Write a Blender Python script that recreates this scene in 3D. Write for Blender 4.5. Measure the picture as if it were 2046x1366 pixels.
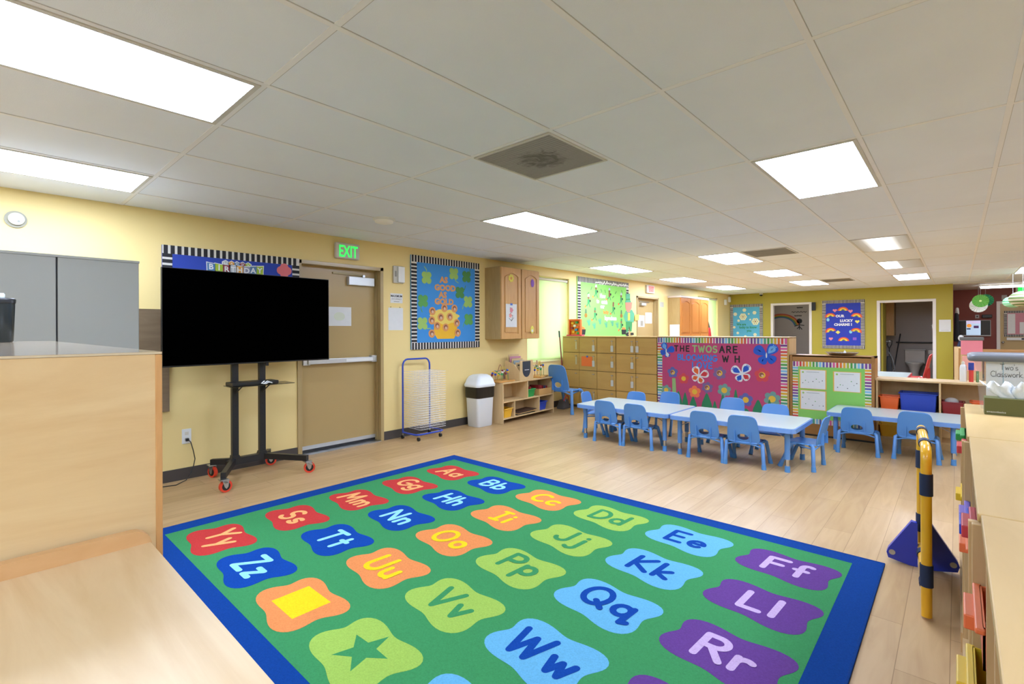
import bpy, math, random
from mathutils import Vector, Matrix
random.seed(7)
PI = math.pi
R = math.radians
for o in list(bpy.data.objects):
    bpy.data.objects.remove(o)
SC = bpy.context.scene
COL = SC.collection

# ------------------------------------------------------------------ camera
FPX, YAW, ROLL, CY = 983.991, 0.7354, -0.0042, 659.8447
CAM = Vector((5.2205, 0.0, 1.341))
CH = 2.414                      # ceiling height
FAR = 15.809                    # green end wall
cd = bpy.data.cameras.new('camera')
cam = bpy.data.objects.new('camera', cd)
COL.objects.link(cam)
_r = Vector((math.cos(YAW), math.sin(YAW), 0))
_v = Vector((-math.sin(YAW), math.cos(YAW), 0))
_u = Vector((0, 0, 1))
_cx = _r * math.cos(ROLL) + _u * math.sin(ROLL)
_cy = -_r * math.sin(ROLL) + _u * math.cos(ROLL)
m = Matrix.Identity(4)
for i in range(3):
    m[i][0] = _cx[i]; m[i][1] = _cy[i]; m[i][2] = -_v[i]; m[i][3] = CAM[i]
cam.matrix_world = m
cd.sensor_width = 36
cd.lens = FPX / 2046 * 36
cd.shift_y = -(683 - CY) / 2046
cd.clip_start = 0.05
cd.clip_end = 200
SC.camera = cam

# ------------------------------------------------------------------ light, sky, exposure
EXPOSURE = 1.0
PANEL = 11.4                     # brightness of the fluorescent troffers
SKY = 2.2
W = bpy.data.worlds.new('sky')
SC.world = W
W.use_nodes = True
nt = W.node_tree
bg = nt.nodes['Background']
bg.inputs[0].default_value = (0.86, 0.94, 1.0, 1)
bg.inputs[1].default_value = SKY
SC.view_settings.view_transform = 'Standard'
SC.view_settings.look = 'None'
SC.view_settings.gamma = 1
SC.view_settings.exposure = EXPOSURE
SC.view_settings.use_curve_mapping = False


# ------------------------------------------------------------------ places: the point of a known surface along a sight line
def ray(x, y):
    dx, dy = x - 1023, y - CY
    px = dx * math.cos(ROLL) + dy * math.sin(ROLL)
    py = -dx * math.sin(ROLL) + dy * math.cos(ROLL)
    return _r * (px / FPX) + _v + _u * (-py / FPX)


def hit(x, y, ax, val):
    d = ray(x, y)
    return CAM + d * ((val - CAM[ax]) / d[ax])


def WP(x, y, X=0.0):
    p = hit(x, y, 0, X); return p.y, p.z


def GP(x, y, Y=FAR):
    p = hit(x, y, 1, Y); return p.x, p.z


def FP(x, y, z=0.0):
    p = hit(x, y, 2, z); return p.x, p.y


# ------------------------------------------------------------------ materials
def lin(h):
    h = h.lstrip('#')
    c = [int(h[i:i + 2], 16) / 255 for i in (0, 2, 4)]
    return tuple((v / 12.92 if v <= .04045 else ((v + .055) / 1.055) ** 2.4) for v in c) + (1,)


def _new(name):
    m = bpy.data.materials.new(name)
    m.use_nodes = True
    t = m.node_tree
    return m, t, t.nodes['Principled BSDF']


_mc = {}


def mat(name, hexc, rough=.5, metal=0, noise=0.06, nscale=6, bump=0, bscale=200, coat=0, alpha=1, spec=.5, sheen=0):
    if name in _mc: return _mc[name]
    m, t, b = _new(name)
    c = lin(hexc)
    tc = t.nodes.new('ShaderNodeTexCoord')
    nz = t.nodes.new('ShaderNodeTexNoise')
    nz.inputs['Scale'].default_value = nscale
    nz.inputs['Detail'].default_value = 4
    t.links.new(tc.outputs['Object'], nz.inputs['Vector'])
    mx = t.nodes.new('ShaderNodeMix'); mx.data_type = 'RGBA'
    mx.inputs[6].default_value = tuple(v * (1 - noise) for v in c[:3]) + (1,)
    mx.inputs[7].default_value = tuple(min(1, v * (1 + noise)) for v in c[:3]) + (1,)
    t.links.new(nz.outputs[0], mx.inputs[0])
    t.links.new(mx.outputs[2], b.inputs['Base Color'])
    b.inputs['Roughness'].default_value = rough
    b.inputs['Metallic'].default_value = metal
    b.inputs['Specular IOR Level'].default_value = spec
    if coat:
        b.inputs['Coat Weight'].default_value = coat
        b.inputs['Coat Roughness'].default_value = .12
    if alpha < 1: b.inputs['Alpha'].default_value = alpha
    if bump:
        n2 = t.nodes.new('ShaderNodeTexNoise'); n2.inputs['Scale'].default_value = bscale
        t.links.new(tc.outputs['Object'], n2.inputs['Vector'])
        bp = t.nodes.new('ShaderNodeBump'); bp.inputs['Strength'].default_value = bump
        bp.inputs['Distance'].default_value = .002
        t.links.new(n2.outputs[0], bp.inputs['Height'])
        t.links.new(bp.outputs[0], b.inputs['Normal'])
    _mc[name] = m
    return m


def wood(name, light, dark, axis=2, scale=1.6, stretch=9, rough=.4, coat=0, contrast=1.0, knots=0):
    """grain that runs along `axis`, with wavy cathedral figure and a few dark flecks"""
    if name in _mc: return _mc[name]
    m, t, b = _new(name)
    tc = t.nodes.new('ShaderNodeTexCoord')
    mp = t.nodes.new('ShaderNodeMapping')
    s = [scale * stretch] * 3
    s[axis] = scale
    mp.inputs['Scale'].default_value = s
    t.links.new(tc.outputs['Object'], mp.inputs['Vector'])
    nz = t.nodes.new('ShaderNodeTexNoise')
    nz.inputs['Scale'].default_value = 1.0; nz.inputs['Detail'].default_value = 6
    nz.inputs['Roughness'].default_value = .6; nz.inputs['Distortion'].default_value = 1.2
    t.links.new(mp.outputs[0], nz.inputs['Vector'])
    cr = t.nodes.new('ShaderNodeValToRGB')
    cr.color_ramp.elements[0].position = .5 - .22 / contrast
    cr.color_ramp.elements[1].position = .5 + .22 / contrast
    cr.color_ramp.elements[0].color = lin(dark)
    cr.color_ramp.elements[1].color = lin(light)
    t.links.new(nz.outputs[0], cr.inputs[0])
    out = cr.outputs[0]
    if knots:
        vo = t.nodes.new('ShaderNodeTexNoise'); vo.inputs['Scale'].default_value = 1.0
        mp2 = t.nodes.new('ShaderNodeMapping')
        s2 = [knots * 1.6] * 3; s2[axis] = knots * .6
        mp2.inputs['Scale'].default_value = s2
        t.links.new(tc.outputs['Object'], mp2.inputs['Vector'])
        t.links.new(mp2.outputs[0], vo.inputs['Vector'])
        vo.inputs['Detail'].default_value = 1
        r2 = t.nodes.new('ShaderNodeValToRGB')
        r2.color_ramp.elements[0].position = .24; r2.color_ramp.elements[0].color = (.25, .16, .09, 1)
        r2.color_ramp.elements[1].position = .28; r2.color_ramp.elements[1].color = (1, 1, 1, 1)
        t.links.new(vo.outputs[0], r2.inputs[0])
        mu = t.nodes.new('ShaderNodeMix'); mu.data_type = 'RGBA'; mu.blend_type = 'MULTIPLY'
        mu.inputs[0].default_value = .8
        t.links.new(out, mu.inputs[6]); t.links.new(r2.outputs[0], mu.inputs[7])
        out = mu.outputs[2]
    t.links.new(out, b.inputs['Base Color'])
    b.inputs['Roughness'].default_value = rough
    if coat:
        b.inputs['Coat Weight'].default_value = coat; b.inputs['Coat Roughness'].default_value = .08
    _mc[name] = m
    return m


def emit(name, hexc, strength):
    if name in _mc: return _mc[name]
    m, t, b = _new(name)
    b.inputs['Base Color'].default_value = lin(hexc)
    b.inputs['Emission Color'].default_value = lin(hexc)
    b.inputs['Emission Strength'].default_value = strength
    _mc[name] = m
    return m


WHITE = mat('white_plastic', '#e3e6e6', .35, noise=.02)
PAPER = mat('white_paper', '#dcdfe0', .8, noise=.04, nscale=20)
BLACK = mat('black_paint', '#17181a', .35, noise=.05)
INK = mat('black_ink', '#202020', .7)
CHROME = mat('chrome', '#c4c6c8', .18, metal=1)
STEEL = mat('brushed_steel', '#b4b7b9', .32, metal=1)
ALU = mat('aluminium', '#c6cacc', .4, metal=.7)
BLUEP = mat('blue_chair_plastic', '#4f88c8', .38, noise=.02, coat=.15)
BLUEM = mat('blue_powder_coat', '#5488c6', .35, noise=.02, coat=.2)
BLUED = mat('blue_leg_rubber', '#4b86c2', .5)
MAPLE = wood('maple_plywood', '#e9d2a2', '#d8b986', axis=1, scale=1.5, stretch=6, rough=.45, contrast=1.1, knots=2.6)
MAPLEZ = wood('maple_plywood_upright', '#dcc090', '#c6a270', axis=2, scale=1.3, stretch=6, rough=.5, contrast=.8)
MAPLET = wood('maple_laminate_top', '#cbad77', '#ba9c65', axis=1, scale=1.0, stretch=5, rough=.5, coat=.0, contrast=.9)
MAPLET.node_tree.nodes['Principled BSDF'].inputs['Specular IOR Level'].default_value = .3
MAPLEX = wood('maple_table_top', '#e6cfa6', '#d6b98a', axis=0, scale=1.4, stretch=6, rough=.42, contrast=1.3)
MAPLEE = wood('maple_edge', '#dcae74', '#c79457', axis=2, scale=3, stretch=5, rough=.5)
LOCK = wood('locker_plywood', '#cba65f', '#ba934d', axis=0, scale=1.1, stretch=6, rough=.5, contrast=.7)
OAK = wood('oak_cabinet', '#d6a868', '#c49354', axis=2, scale=3, stretch=10, rough=.4, contrast=.8)
OAKS = wood('oak_cabinet_side', '#b39a68', '#a18654', axis=2, scale=3, stretch=8, rough=.45, contrast=.7)


# ------------------------------------------------------------------ mesh builder
class MB:
    def __init__(s):
        s.v, s.f, s.mi, s.sm, s.mats = [], [], [], [], []

    def _m(s, m):
        if m not in s.mats: s.mats.append(m)
        return s.mats.index(m)

    def add(s, vs, fs, m, smooth=False):
        b = len(s.v); k = s._m(m)
        s.v += [tuple(v) for v in vs]
        for f in fs:
            s.f.append(tuple(b + i for i in f)); s.mi.append(k); s.sm.append(smooth)
        return s

    def box(s, x0, y0, z0, x1, y1, z1, m):
        x0, x1 = min(x0, x1), max(x0, x1); y0, y1 = min(y0, y1), max(y0, y1); z0, z1 = min(z0, z1), max(z0, z1)
        v = [(x0, y0, z0), (x1, y0, z0), (x1, y1, z0), (x0, y1, z0), (x0, y0, z1), (x1, y0, z1), (x1, y1, z1), (x0, y1, z1)]
        return s.add(v, [(0, 3, 2, 1), (4, 5, 6, 7), (0, 1, 5, 4), (1, 2, 6, 5), (2, 3, 7, 6), (3, 0, 4, 7)], m)

    def taper(s, c, w0, d0, w1, d1, z0, z1, m):
        """box whose footprint changes with height"""
        x, y = c
        v = [(x - w0 / 2, y - d0 / 2, z0), (x + w0 / 2, y - d0 / 2, z0), (x + w0 / 2, y + d0 / 2, z0), (x - w0 / 2, y + d0 / 2, z0),
             (x - w1 / 2, y - d1 / 2, z1), (x + w1 / 2, y - d1 / 2, z1), (x + w1 / 2, y + d1 / 2, z1), (x - w1 / 2, y + d1 / 2, z1)]
        return s.add(v, [(0, 3, 2, 1), (4, 5, 6, 7), (0, 1, 5, 4), (1, 2, 6, 5), (2, 3, 7, 6), (3, 0, 4, 7)], m)

    def cyl(s, p0, p1, r0, m, r1=None, n=14, smooth=True):
        r1 = r0 if r1 is None else r1
        p0, p1 = Vector(p0), Vector(p1)
        d = (p1 - p0).normalized()
        a = Vector((0, 0, 1)) if abs(d.z) < .9 else Vector((1, 0, 0))
        e1 = d.cross(a).normalized(); e2 = d.cross(e1)
        v = []
        for p, r in ((p0, r0), (p1, r1)):
            for i in range(n):
                t = 2 * PI * i / n
                v.append(p + e1 * (r * math.cos(t)) + e2 * (r * math.sin(t)))
        s.add(v, [(i, (i + 1) % n, n + (i + 1) % n, n + i) for i in range(n)], m, smooth)
        return s.add(v, [tuple(range(n - 1, -1, -1)), tuple(range(n, 2 * n))], m)

    def tube(s, pts, r, m, n=8, closed=False):
        pts = [Vector(p) for p in pts]; N = len(pts)
        v = []; e1 = None
        for i, p in enumerate(pts):
            a = pts[(i - 1) % N] if (i or closed) else p
            b = pts[(i + 1) % N] if (i < N - 1 or closed) else p
            d = (b - a).normalized()
            if e1 is None:
                h = Vector((0, 0, 1)) if abs(d.z) < .9 else Vector((1, 0, 0))
                e1 = d.cross(h).normalized()
            else:
                e1 = (e1 - d * e1.dot(d)).normalized()
            e2 = d.cross(e1)
            for k in range(n):
                t = 2 * PI * k / n
                v.append(p + e1 * (r * math.cos(t)) + e2 * (r * math.sin(t)))
        fs = []
        for i in range(N if closed else N - 1):
            j = (i + 1) % N
            fs += [(i * n + k, i * n + (k + 1) % n, j * n + (k + 1) % n, j * n + k) for k in range(n)]
        s.add(v, fs, m, True)
        if not closed:
            s.add(v[:n], [tuple(range(n - 1, -1, -1))], m); s.add(v[-n:], [tuple(range(n))], m)
        return s

    def lathe(s, prof, c, m, n=24, sx=1, sy=1, smooth=True):
        v = []
        for r, z in prof:
            for i in range(n):
                t = 2 * PI * i / n
                v.append((c[0] + r * sx * math.cos(t), c[1] + r * sy * math.sin(t), c[2] + z))
        fs = []
        for j in range(len(prof) - 1):
            fs += [(j * n + i, j * n + (i + 1) % n, (j + 1) * n + (i + 1) % n, (j + 1) * n + i) for i in range(n)]
        s.add(v, fs, m, smooth)
        s.add(v[:n], [tuple(range(n - 1, -1, -1))], m); s.add(v[-n:], [tuple(range(n))], m)
        return s

    def ball(s, c, r, m, sx=1, sy=1, sz=1, n=14):
        k = n // 2
        prof = [(max(.0004, r * math.sin(PI * j / k)), -r * math.cos(PI * j / k) * sz) for j in range(k + 1)]
        return s.lathe(prof, c, m, n, sx, sy)

    def prism(s, pts, fr, w0, w1, m, side=None):
        """outline in a frame's (u, v), between depths w0 and w1 along its normal"""
        n = len(pts)
        a = sum(pts[i][0] * pts[(i + 1) % n][1] - pts[(i + 1) % n][0] * pts[i][1] for i in range(n))
        if a < 0: pts = pts[::-1]
        v = [fr(u, w, w0) for u, w in pts] + [fr(u, w, w1) for u, w in pts]
        s.add(v, [tuple(range(n, 2 * n)), tuple(range(n - 1, -1, -1))], m)
        return s.add(v, [(i, (i + 1) % n, n + (i + 1) % n, n + i) for i in range(n)], side or m)

    def stroke(s, pls, fr, w0, hw, m, caps=10):
        """rounded pen strokes lying on a frame at depth w0"""
        n_ = 0
        for pl in pls:
            for i, p in enumerate(pl):
                k = caps; n_ += 1
                w = w0 + 8e-5 * (n_ % 31)
                s.add([fr(p[0] + hw * math.cos(2 * PI * j / k), p[1] + hw * math.sin(2 * PI * j / k), w) for j in range(k)], [tuple(range(k))], m)
                if i + 1 < len(pl):
                    q = pl[i + 1]; dx, dy = q[0] - p[0], q[1] - p[1]; L = math.hypot(dx, dy) or 1
                    nx, ny = -dy / L * hw, dx / L * hw
                    w = w0 + 8e-5 * (n_ % 31) + 4e-5
                    s.add([fr(p[0] - nx, p[1] - ny, w), fr(q[0] - nx, q[1] - ny, w), fr(q[0] + nx, q[1] + ny, w), fr(p[0] + nx, p[1] + ny, w)], [(0, 1, 2, 3)], m)
        return s

    def text(s, body, fr, u, v, size, w, m, depth=.002, align='CENTER', bold=0, sx=1, rot=0):
        cu = bpy.data.curves.new('t', 'FONT'); cu.body = body; cu.size = size; cu.align_x = align
        cu.extrude = depth / 2; cu.offset = bold; cu.resolution_u = 2
        ob = bpy.data.objects.new('t', cu)
        me = bpy.data.meshes.new_from_object(ob)
        ca, sa = math.cos(rot), math.sin(rot)
        vs = []
        for q in me.vertices:
            x, y = q.co.x * sx, q.co.y
            vs.append(fr(u + x * ca - y * sa, v + x * sa + y * ca, w + depth / 2 + q.co.z))
        s.add(vs, [tuple(p.vertices) for p in me.polygons], m)
        bpy.data.objects.remove(ob); bpy.data.curves.remove(cu); bpy.data.meshes.remove(me)
        return s

    def build(s, name, parent=None, bevel=0, loc=None, seg=2):
        me = bpy.data.meshes.new(name)
        me.from_pydata(s.v, [], s.f)
        for q in s.mats: me.materials.append(q)
        me.polygons.foreach_set('material_index', s.mi)
        me.polygons.foreach_set('use_smooth', s.sm)
        me.update()
        o = bpy.data.objects.new(name, me)
        COL.objects.link(o)
        if parent: o.parent = parent
        if loc: o.location = loc
        if bevel:
            b = o.modifiers.new('bevel', 'BEVEL'); b.width = bevel; b.segments = seg; b.limit_method = 'ANGLE'
            b.angle_limit = R(50)
        return o


def frame(O, U, V, N):
    O, U, V, N = Vector(O), Vector(U), Vector(V), Vector(N)
    return lambda u, v, w=0: O + U * u + V * v + N * w


FW = frame((0, 0, 0), (0, 1, 0), (0, 0, 1), (1, 0, 0))              # left wall: u = y, v = z


def FY(Y): return frame((0, Y, 0), (1, 0, 0), (0, 0, 1), (0, -1, 0))  # surface facing the viewer: u = x, v = z


def FZ(z): return frame((0, 0, z), (1, 0, 0), (0, 1, 0), (0, 0, 1))   # floor-like


def rr(u0, v0, u1, v1, r, n=5):
    p = []
    for cx, cy, a in ((u1 - r, v1 - r, 0), (u0 + r, v1 - r, 90), (u0 + r, v0 + r, 180), (u1 - r, v0 + r, 270)):
        for k in range(n + 1):
            t = R(a + 90 * k / n); p.append((cx + r * math.cos(t), cy + r * math.sin(t)))
    return p


def rect(u0, v0, u1, v1): return [(u0, v0), (u1, v0), (u1, v1), (u0, v1)]


def disc(u, v, r, n=20, sx=1, sy=1): return [(u + r * sx * math.cos(2 * PI * i / n), v + r * sy * math.sin(2 * PI * i / n)) for i in range(n)]


def petals(u, v, r, k, depth=.35, n=60, rot=0, sx=1):
    return [(u + sx * r * (1 - depth + depth * abs(math.cos(k * (t - rot) / 2)) ** .7) * math.cos(t),
             v + r * (1 - depth + depth * abs(math.cos(k * (t - rot) / 2)) ** .7) * math.sin(t)) for t in [2 * PI * i / n for i in range(n)]]


def tag(o, label, cat, group=None, kind=None):
    o['label'] = label; o['category'] = cat
    if group: o['group'] = group
    if kind: o['kind'] = kind
    return o


def thing(name, label, cat, loc=(0, 0, 0), rz=0, group=None, scale=1):
    o = bpy.data.objects.new(name, None); COL.objects.link(o)
    o.location = loc; o.rotation_euler = (0, 0, rz); o.scale = (scale,) * 3
    o.empty_display_size = .05
    return tag(o, label, cat, group)


def struct(mb, name, parent=None, **k):
    o = mb.build(name, parent, **k)
    if not parent: o['kind'] = 'structure'
    return o


def copy_tree(o, parent=None):
    kids = list(o.children)
    c = o.copy(); COL.objects.link(c)
    if parent: c.parent = parent
    for ch in kids: copy_tree(ch, c)
    return c


# ================================================================== THE SETTING
# ---- floor: maple planks running along the room
m, t, b = _new('maple_floor_planks')
tc = t.nodes.new('ShaderNodeTexCoord')
mp = t.nodes.new('ShaderNodeMapping')
mp.inputs['Rotation'].default_value = (0, 0, R(90)); mp.inputs['Location'].default_value = (0.35, 0.022, 0)
t.links.new(tc.outputs['Object'], mp.inputs['Vector'])
br = t.nodes.new('ShaderNodeTexBrick')
br.offset = .37; br.offset_frequency = 2; br.squash = 1
br.inputs['Color1'].default_value = lin('#b8986a'); br.inputs['Color2'].default_value = lin('#c8a87b')
br.inputs['Mortar'].default_value = lin('#957649')
br.inputs['Scale'].default_value = 1
br.inputs['Mortar Size'].default_value = .0016; br.inputs['Mortar Smooth'].default_value = .3
br.inputs['Bias'].default_value = 0
br.inputs['Brick Width'].default_value = 1.05; br.inputs['Row Height'].default_value = .163
t.links.new(mp.outputs[0], br.inputs['Vector'])
mp2 = t.nodes.new('ShaderNodeMapping'); mp2.inputs['Scale'].default_value = (14, 1.6, 1)
t.links.new(tc.outputs['Object'], mp2.inputs['Vector'])
nz = t.nodes.new('ShaderNodeTexNoise'); nz.inputs['Scale'].default_value = 1.3; nz.inputs['Detail'].default_value = 6
nz.inputs['Distortion'].default_value = 1
t.links.new(mp2.outputs[0], nz.inputs['Vector'])
cr = t.nodes.new('ShaderNodeValToRGB')
cr.color_ramp.elements[0].position = .3; cr.color_ramp.elements[0].color = (.86, .82, .78, 1)
cr.color_ramp.elements[1].position = .65; cr.color_ramp.elements[1].color = (1, 1, 1, 1)
t.links.new(nz.outputs[0], cr.inputs[0])
mu = t.nodes.new('ShaderNodeMix'); mu.data_type = 'RGBA'; mu.blend_type = 'MULTIPLY'; mu.inputs[0].default_value = 1
t.links.new(br.outputs[0], mu.inputs[6]); t.links.new(cr.outputs[0], mu.inputs[7])
# small dark knots
mp3 = t.nodes.new('ShaderNodeMapping'); mp3.inputs['Scale'].default_value = (9, 3.5, 1)
t.links.new(tc.outputs['Object'], mp3.inputs['Vector'])
n3 = t.nodes.new('ShaderNodeTexNoise'); n3.inputs['Scale'].default_value = 1; n3.inputs['Detail'].default_value = 1.5
t.links.new(mp3.outputs[0], n3.inputs['Vector'])
c3 = t.nodes.new('ShaderNodeValToRGB')
c3.color_ramp.elements[0].position = .185; c3.color_ramp.elements[0].color = (.45, .34, .25, 1)
c3.color_ramp.elements[1].position = .225; c3.color_ramp.elements[1].color = (1, 1, 1, 1)
t.links.new(n3.outputs[0], c3.inputs[0])
mu2 = t.nodes.new('ShaderNodeMix'); mu2.data_type = 'RGBA'; mu2.blend_type = 'MULTIPLY'; mu2.inputs[0].default_value = 1
t.links.new(mu.outputs[2], mu2.inputs[6]); t.links.new(c3.outputs[0], mu2.inputs[7])
t.links.new(mu2.outputs[2], b.inputs['Base Color'])
b.inputs['Roughness'].default_value = .4
b.inputs['Coat Weight'].default_value = .16; b.inputs['Coat Roughness'].default_value = .2
FLOORM = m
XR, Y0, YB = 11.0, -3.6, 18.4
struct(MB().box(-.3, Y0 - .2, -.1, XR + .2, YB + .2, 0, FLOORM), 'floor')

# ---- ceiling tiles and T-bar grid
CEIL = mat('ceiling_tile', '#e5ecf8', .95, noise=.035, nscale=3, bump=.25, bscale=260)
GRID = mat('ceiling_grid_paint', '#eaecf2', .6, noise=.03)
GX = [-.05, .51, 1.13, 1.755, 2.375, 2.99, 3.6, 4.232, 4.815, 5.41, 6.02, 6.63, 7.24, 7.85, 8.46, 9.07, 9.68, 10.29, 10.9]
GYY = [-2.88, -1.63, -.385, .872, 2.093, 3.345, 4.6, 5.86, 7.13, 8.42, 9.78, 11.05, 12.38, 13.78, 15.05]
struct(MB().box(-.3, Y0 - .2, CH, XR + .2, YB + .2, CH + .1, CEIL), 'ceiling')
g = MB()
for x in GX: g.box(x - .012, Y0, CH - .003, x + .012, FAR, CH + .001, GRID)
for y in GYY: g.box(0, y - .012, CH - .0025, XR, y + .012, CH + .001, GRID)
# dark reveal where the tiles meet the bars
REV = mat('tile_reveal', '#bcbec2', .9)
for y in GYY: g.box(0, y + .012, CH - .0015, XR, y + .0155, CH + .001, REV)
for x in GX: g.box(x + .012, Y0, CH - .0015, x + .0145, FAR, CH + .001, REV)
struct(g, 'trim_1')

# ---- left wall with its openings
YEL = mat('pale_yellow_wall', '#e9d290', .55, noise=.03, nscale=1.2, bump=.12, bscale=90)
GRN = mat('olive_green_wall', '#a89b2d', .5, noise=.03, nscale=1.2, bump=.1, bscale=90)
GRAY = mat('bathroom_gray_wall', '#a59d96', .6, noise=.03)
MAROON = mat('maroon_wall', '#7b3428', .55, noise=.04, nscale=1.5)
OFFW = mat('off_white_paint', '#d8d6d0', .6, noise=.02)
T = .16


def wall_run(name, lo, hi, openings, mk, m):
    """openings (a, b, z0, z1) along the run; mk(a, b, z0, z1) -> box args"""
    g = MB(); c = lo
    for a, b_, z0, z1 in sorted(openings):
        g.box(*mk(c, a, 0, CH), m)
        if z0 > 0: g.box(*mk(a, b_, 0, z0), m)
        if z1 < CH: g.box(*mk(a, b_, z1, CH), m)
        c = b_
    g.box(*mk(c, hi, 0, CH), m)
    return struct(g, name)


D1 = (2.39, 3.385, 0, 2.09)
W1 = (6.14, 7.315, .80, 2.265)
D2 = (9.88, 10.88, 0, 2.07)
W2 = (13.30, 14.79, .80, 2.26)
wall_run('wall_left', Y0, FAR, [D1, W1, D2, W2], lambda a, b_, z0, z1: (-T, a, z0, 0, b_, z1), YEL)
E1 = (1.205, 2.16, 0, 2.065)
E2 = (3.715, 4.79, 0, 2.04)
wall_run('wall_back', 0, 5.142, [E1, E2], lambda a, b_, z0, z1: (a, FAR, z0, b_, FAR + .12, z1), GRN)
# the block of the two bathrooms behind the green wall, and the room's other walls
struct(MB().box(5.06, FAR + .12, 0, 5.142, YB, CH, MAROON), 'wall_bathroom')
struct(MB().box(0, 17.8, 0, 5.06, 17.9, CH, GRAY).box(2.9, FAR + .12, 0, 3.0, 17.8, CH, GRAY).box(0, FAR + .12, 0, .1, 17.8, CH, GRAY), 'wall_inner')
struct(MB().box(5.0, YB, 0, XR, YB + .15, CH, MAROON), 'wall_far')
struct(MB().box(XR, Y0, 0, XR + .15, YB, CH, YEL), 'wall_right')
struct(MB().box(-.16, Y0 - .15, 0, XR, Y0, CH, YEL), 'wall_front')
struct(MB().box(5.142, FAR + .0, CH - .012, XR, YB, CH + .001, OFFW), 'trim_2')

# baseboards
BASE = mat('dark_rubber_baseboard', '#45403d', .5, noise=.05)
g = MB()
for a, b_ in ((Y0, 2.353), (3.414, 9.84), (10.92, FAR)): g.box(0, a, 0, .008, b_, .105, BASE)
struct(g, 'baseboard_left')
g = MB()
for a, b_ in ((0.01, 1.16), (2.21, 3.67), (4.835, 5.142)): g.box(a, FAR - .008, 0, b_, FAR, .105, BASE)
struct(g, 'baseboard_back')
struct(MB().box(5.15, YB - .008, 0, XR, YB, .105, BASE), 'baseboard_far')

# ---- windows with pale green roller shades
SHADE, t, b = _new('green_roller_shade')
b.inputs['Base Color'].default_value = lin('#c4dc94'); b.inputs['Roughness'].default_value = .9
tr = t.nodes.new('ShaderNodeBsdfTranslucent'); tr.inputs[0].default_value = lin('#cfe6a4')
tp = t.nodes.new('ShaderNodeBsdfTransparent'); tp.inputs[0].default_value = lin('#e0f2c4')
ms = t.nodes.new('ShaderNodeMixShader'); ms.inputs[0].default_value = .28
ms2 = t.nodes.new('ShaderNodeMixShader'); ms2.inputs[0].default_value = .09
t.links.new(b.outputs[0], ms.inputs[1]); t.links.new(tr.outputs[0], ms.inputs[2])
t.links.new(ms.outputs[0], ms2.inputs[1]); t.links.new(tp.outputs[0], ms2.inputs[2])
t.links.new(ms2.outputs[0], t.nodes['Material Output'].inputs[0])
GLASS, t, b = _new('window_glass')
b.inputs['Base Color'].default_value = (1, 1, 1, 1); b.inputs['Roughness'].default_value = 0
b.inputs['Alpha'].default_value = .12
WFR = mat('window_frame_cream', '#cfc98c', .5)
SILL = mat('window_sill_paint', '#e0d4a0', .5)


def window(name, y0, y1, z0, z1, mull):
    fr = MB()
    xa, xb = -.15, -.11
    fr.box(xa, y0, z0, xb, y0 + .05, z1, WFR).box(xa, y1 - .05, z0, xb, y1, z1, WFR)
    fr.box(xa, y0, z0, xb, y1, z0 + .06, WFR).box(xa, y0, z1 - .06, xb, y1, z1, WFR)
    for q in mull: fr.box(xa, q - .03, z0, xb + .005, q + .03, z1, WFR)
    root = struct(fr, name)
    MB().box(-.134, y0 + .05, z0 + .06, -.128, y1 - .05, z1 - .06, GLASS).build('pane', root)
    MB().box(-.12, y0, z0 - .0, .012, y1, z0 + .018, SILL).build('window_sill', root)
    sh = MB().add([(-.046, y0 + .012, z0 + .03), (-.046, y1 - .012, z0 + .03), (-.046, y1 - .012, z1 - .05), (-.046, y0 + .012, z1 - .05)], [(0, 1, 2, 3)], SHADE)
    sh.box(-.05, y0 + .012, z0 + .02, -.042, y1 - .012, z0 + .045, mat('shade_hem', '#c9d79a', .7))
    sh = sh.build('roller_shade', root); sh['label'] = 'pale green roller shade'
    MB().cyl((-.045, y0 + .01, z1 - .045), (-.045, y1 - .01, z1 - .045), .024, mat('shade_tube', '#cfcdbf', .5)).box(-.055, y0, z1 - .075, -.03, y0 + .01, z1 - .01, mat('shade_bracket', '#7a7468', .5)).box(-.055, y1 - .01, z1 - .075, -.03, y1, z1 - .01, mat('shade_bracket', '#7a7468', .5)).build('shade_roller', sh)


window('window_1', *W1[:2], *W1[2:], [6.62])
window('window_2', *W2[:2], *W2[2:], [14.0])

# ---- the two tan steel doors in the left wall
TAN = mat('tan_door_paint', '#b39a66', .35, noise=.02, coat=.25)
TANF = mat('tan_frame_paint', '#b09a6a', .35, noise=.02, coat=.2)


def steel_door(name, D, mirror=False):
    y0, y1, _, z1 = D
    g = MB()
    # frame: casing face + jamb returns
    g.box(-.15, y0, 0, .014, y0 + .005, z1, TANF).box(-.15, y1 - .005, 0, .014, y1, z1, TANF).box(-.15, y0, z1 - .005, .014, y1, z1, TANF)
    g.box(.0, y0 - .035, 0, .014, y0 + .012, z1 + .02, TANF).box(.0, y1 - .012, 0, .014, y1 + .03, z1 + .02, TANF)
    g.box(.0, y0 - .035, z1 - .02, .014, y1 + .03, z1 + .02, TANF)
    g.box(-.115, y1 - .018, 0, -.06, y1 - .005, z1 - .005, TANF).box(-.115, y0 + .005, 0, -.06, y0 + .018, z1 - .005, TANF).box(-.115, y0, z1 - .018, -.06, y1, z1 - .005, TANF)
    root = struct(g, name, bevel=.002)
    leaf = MB().box(-.155, y0 + .004, .0, -.112, y1 - .004, z1 - .004, TAN).build('door_leaf', root, bevel=.002)
    return root, leaf


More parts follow.
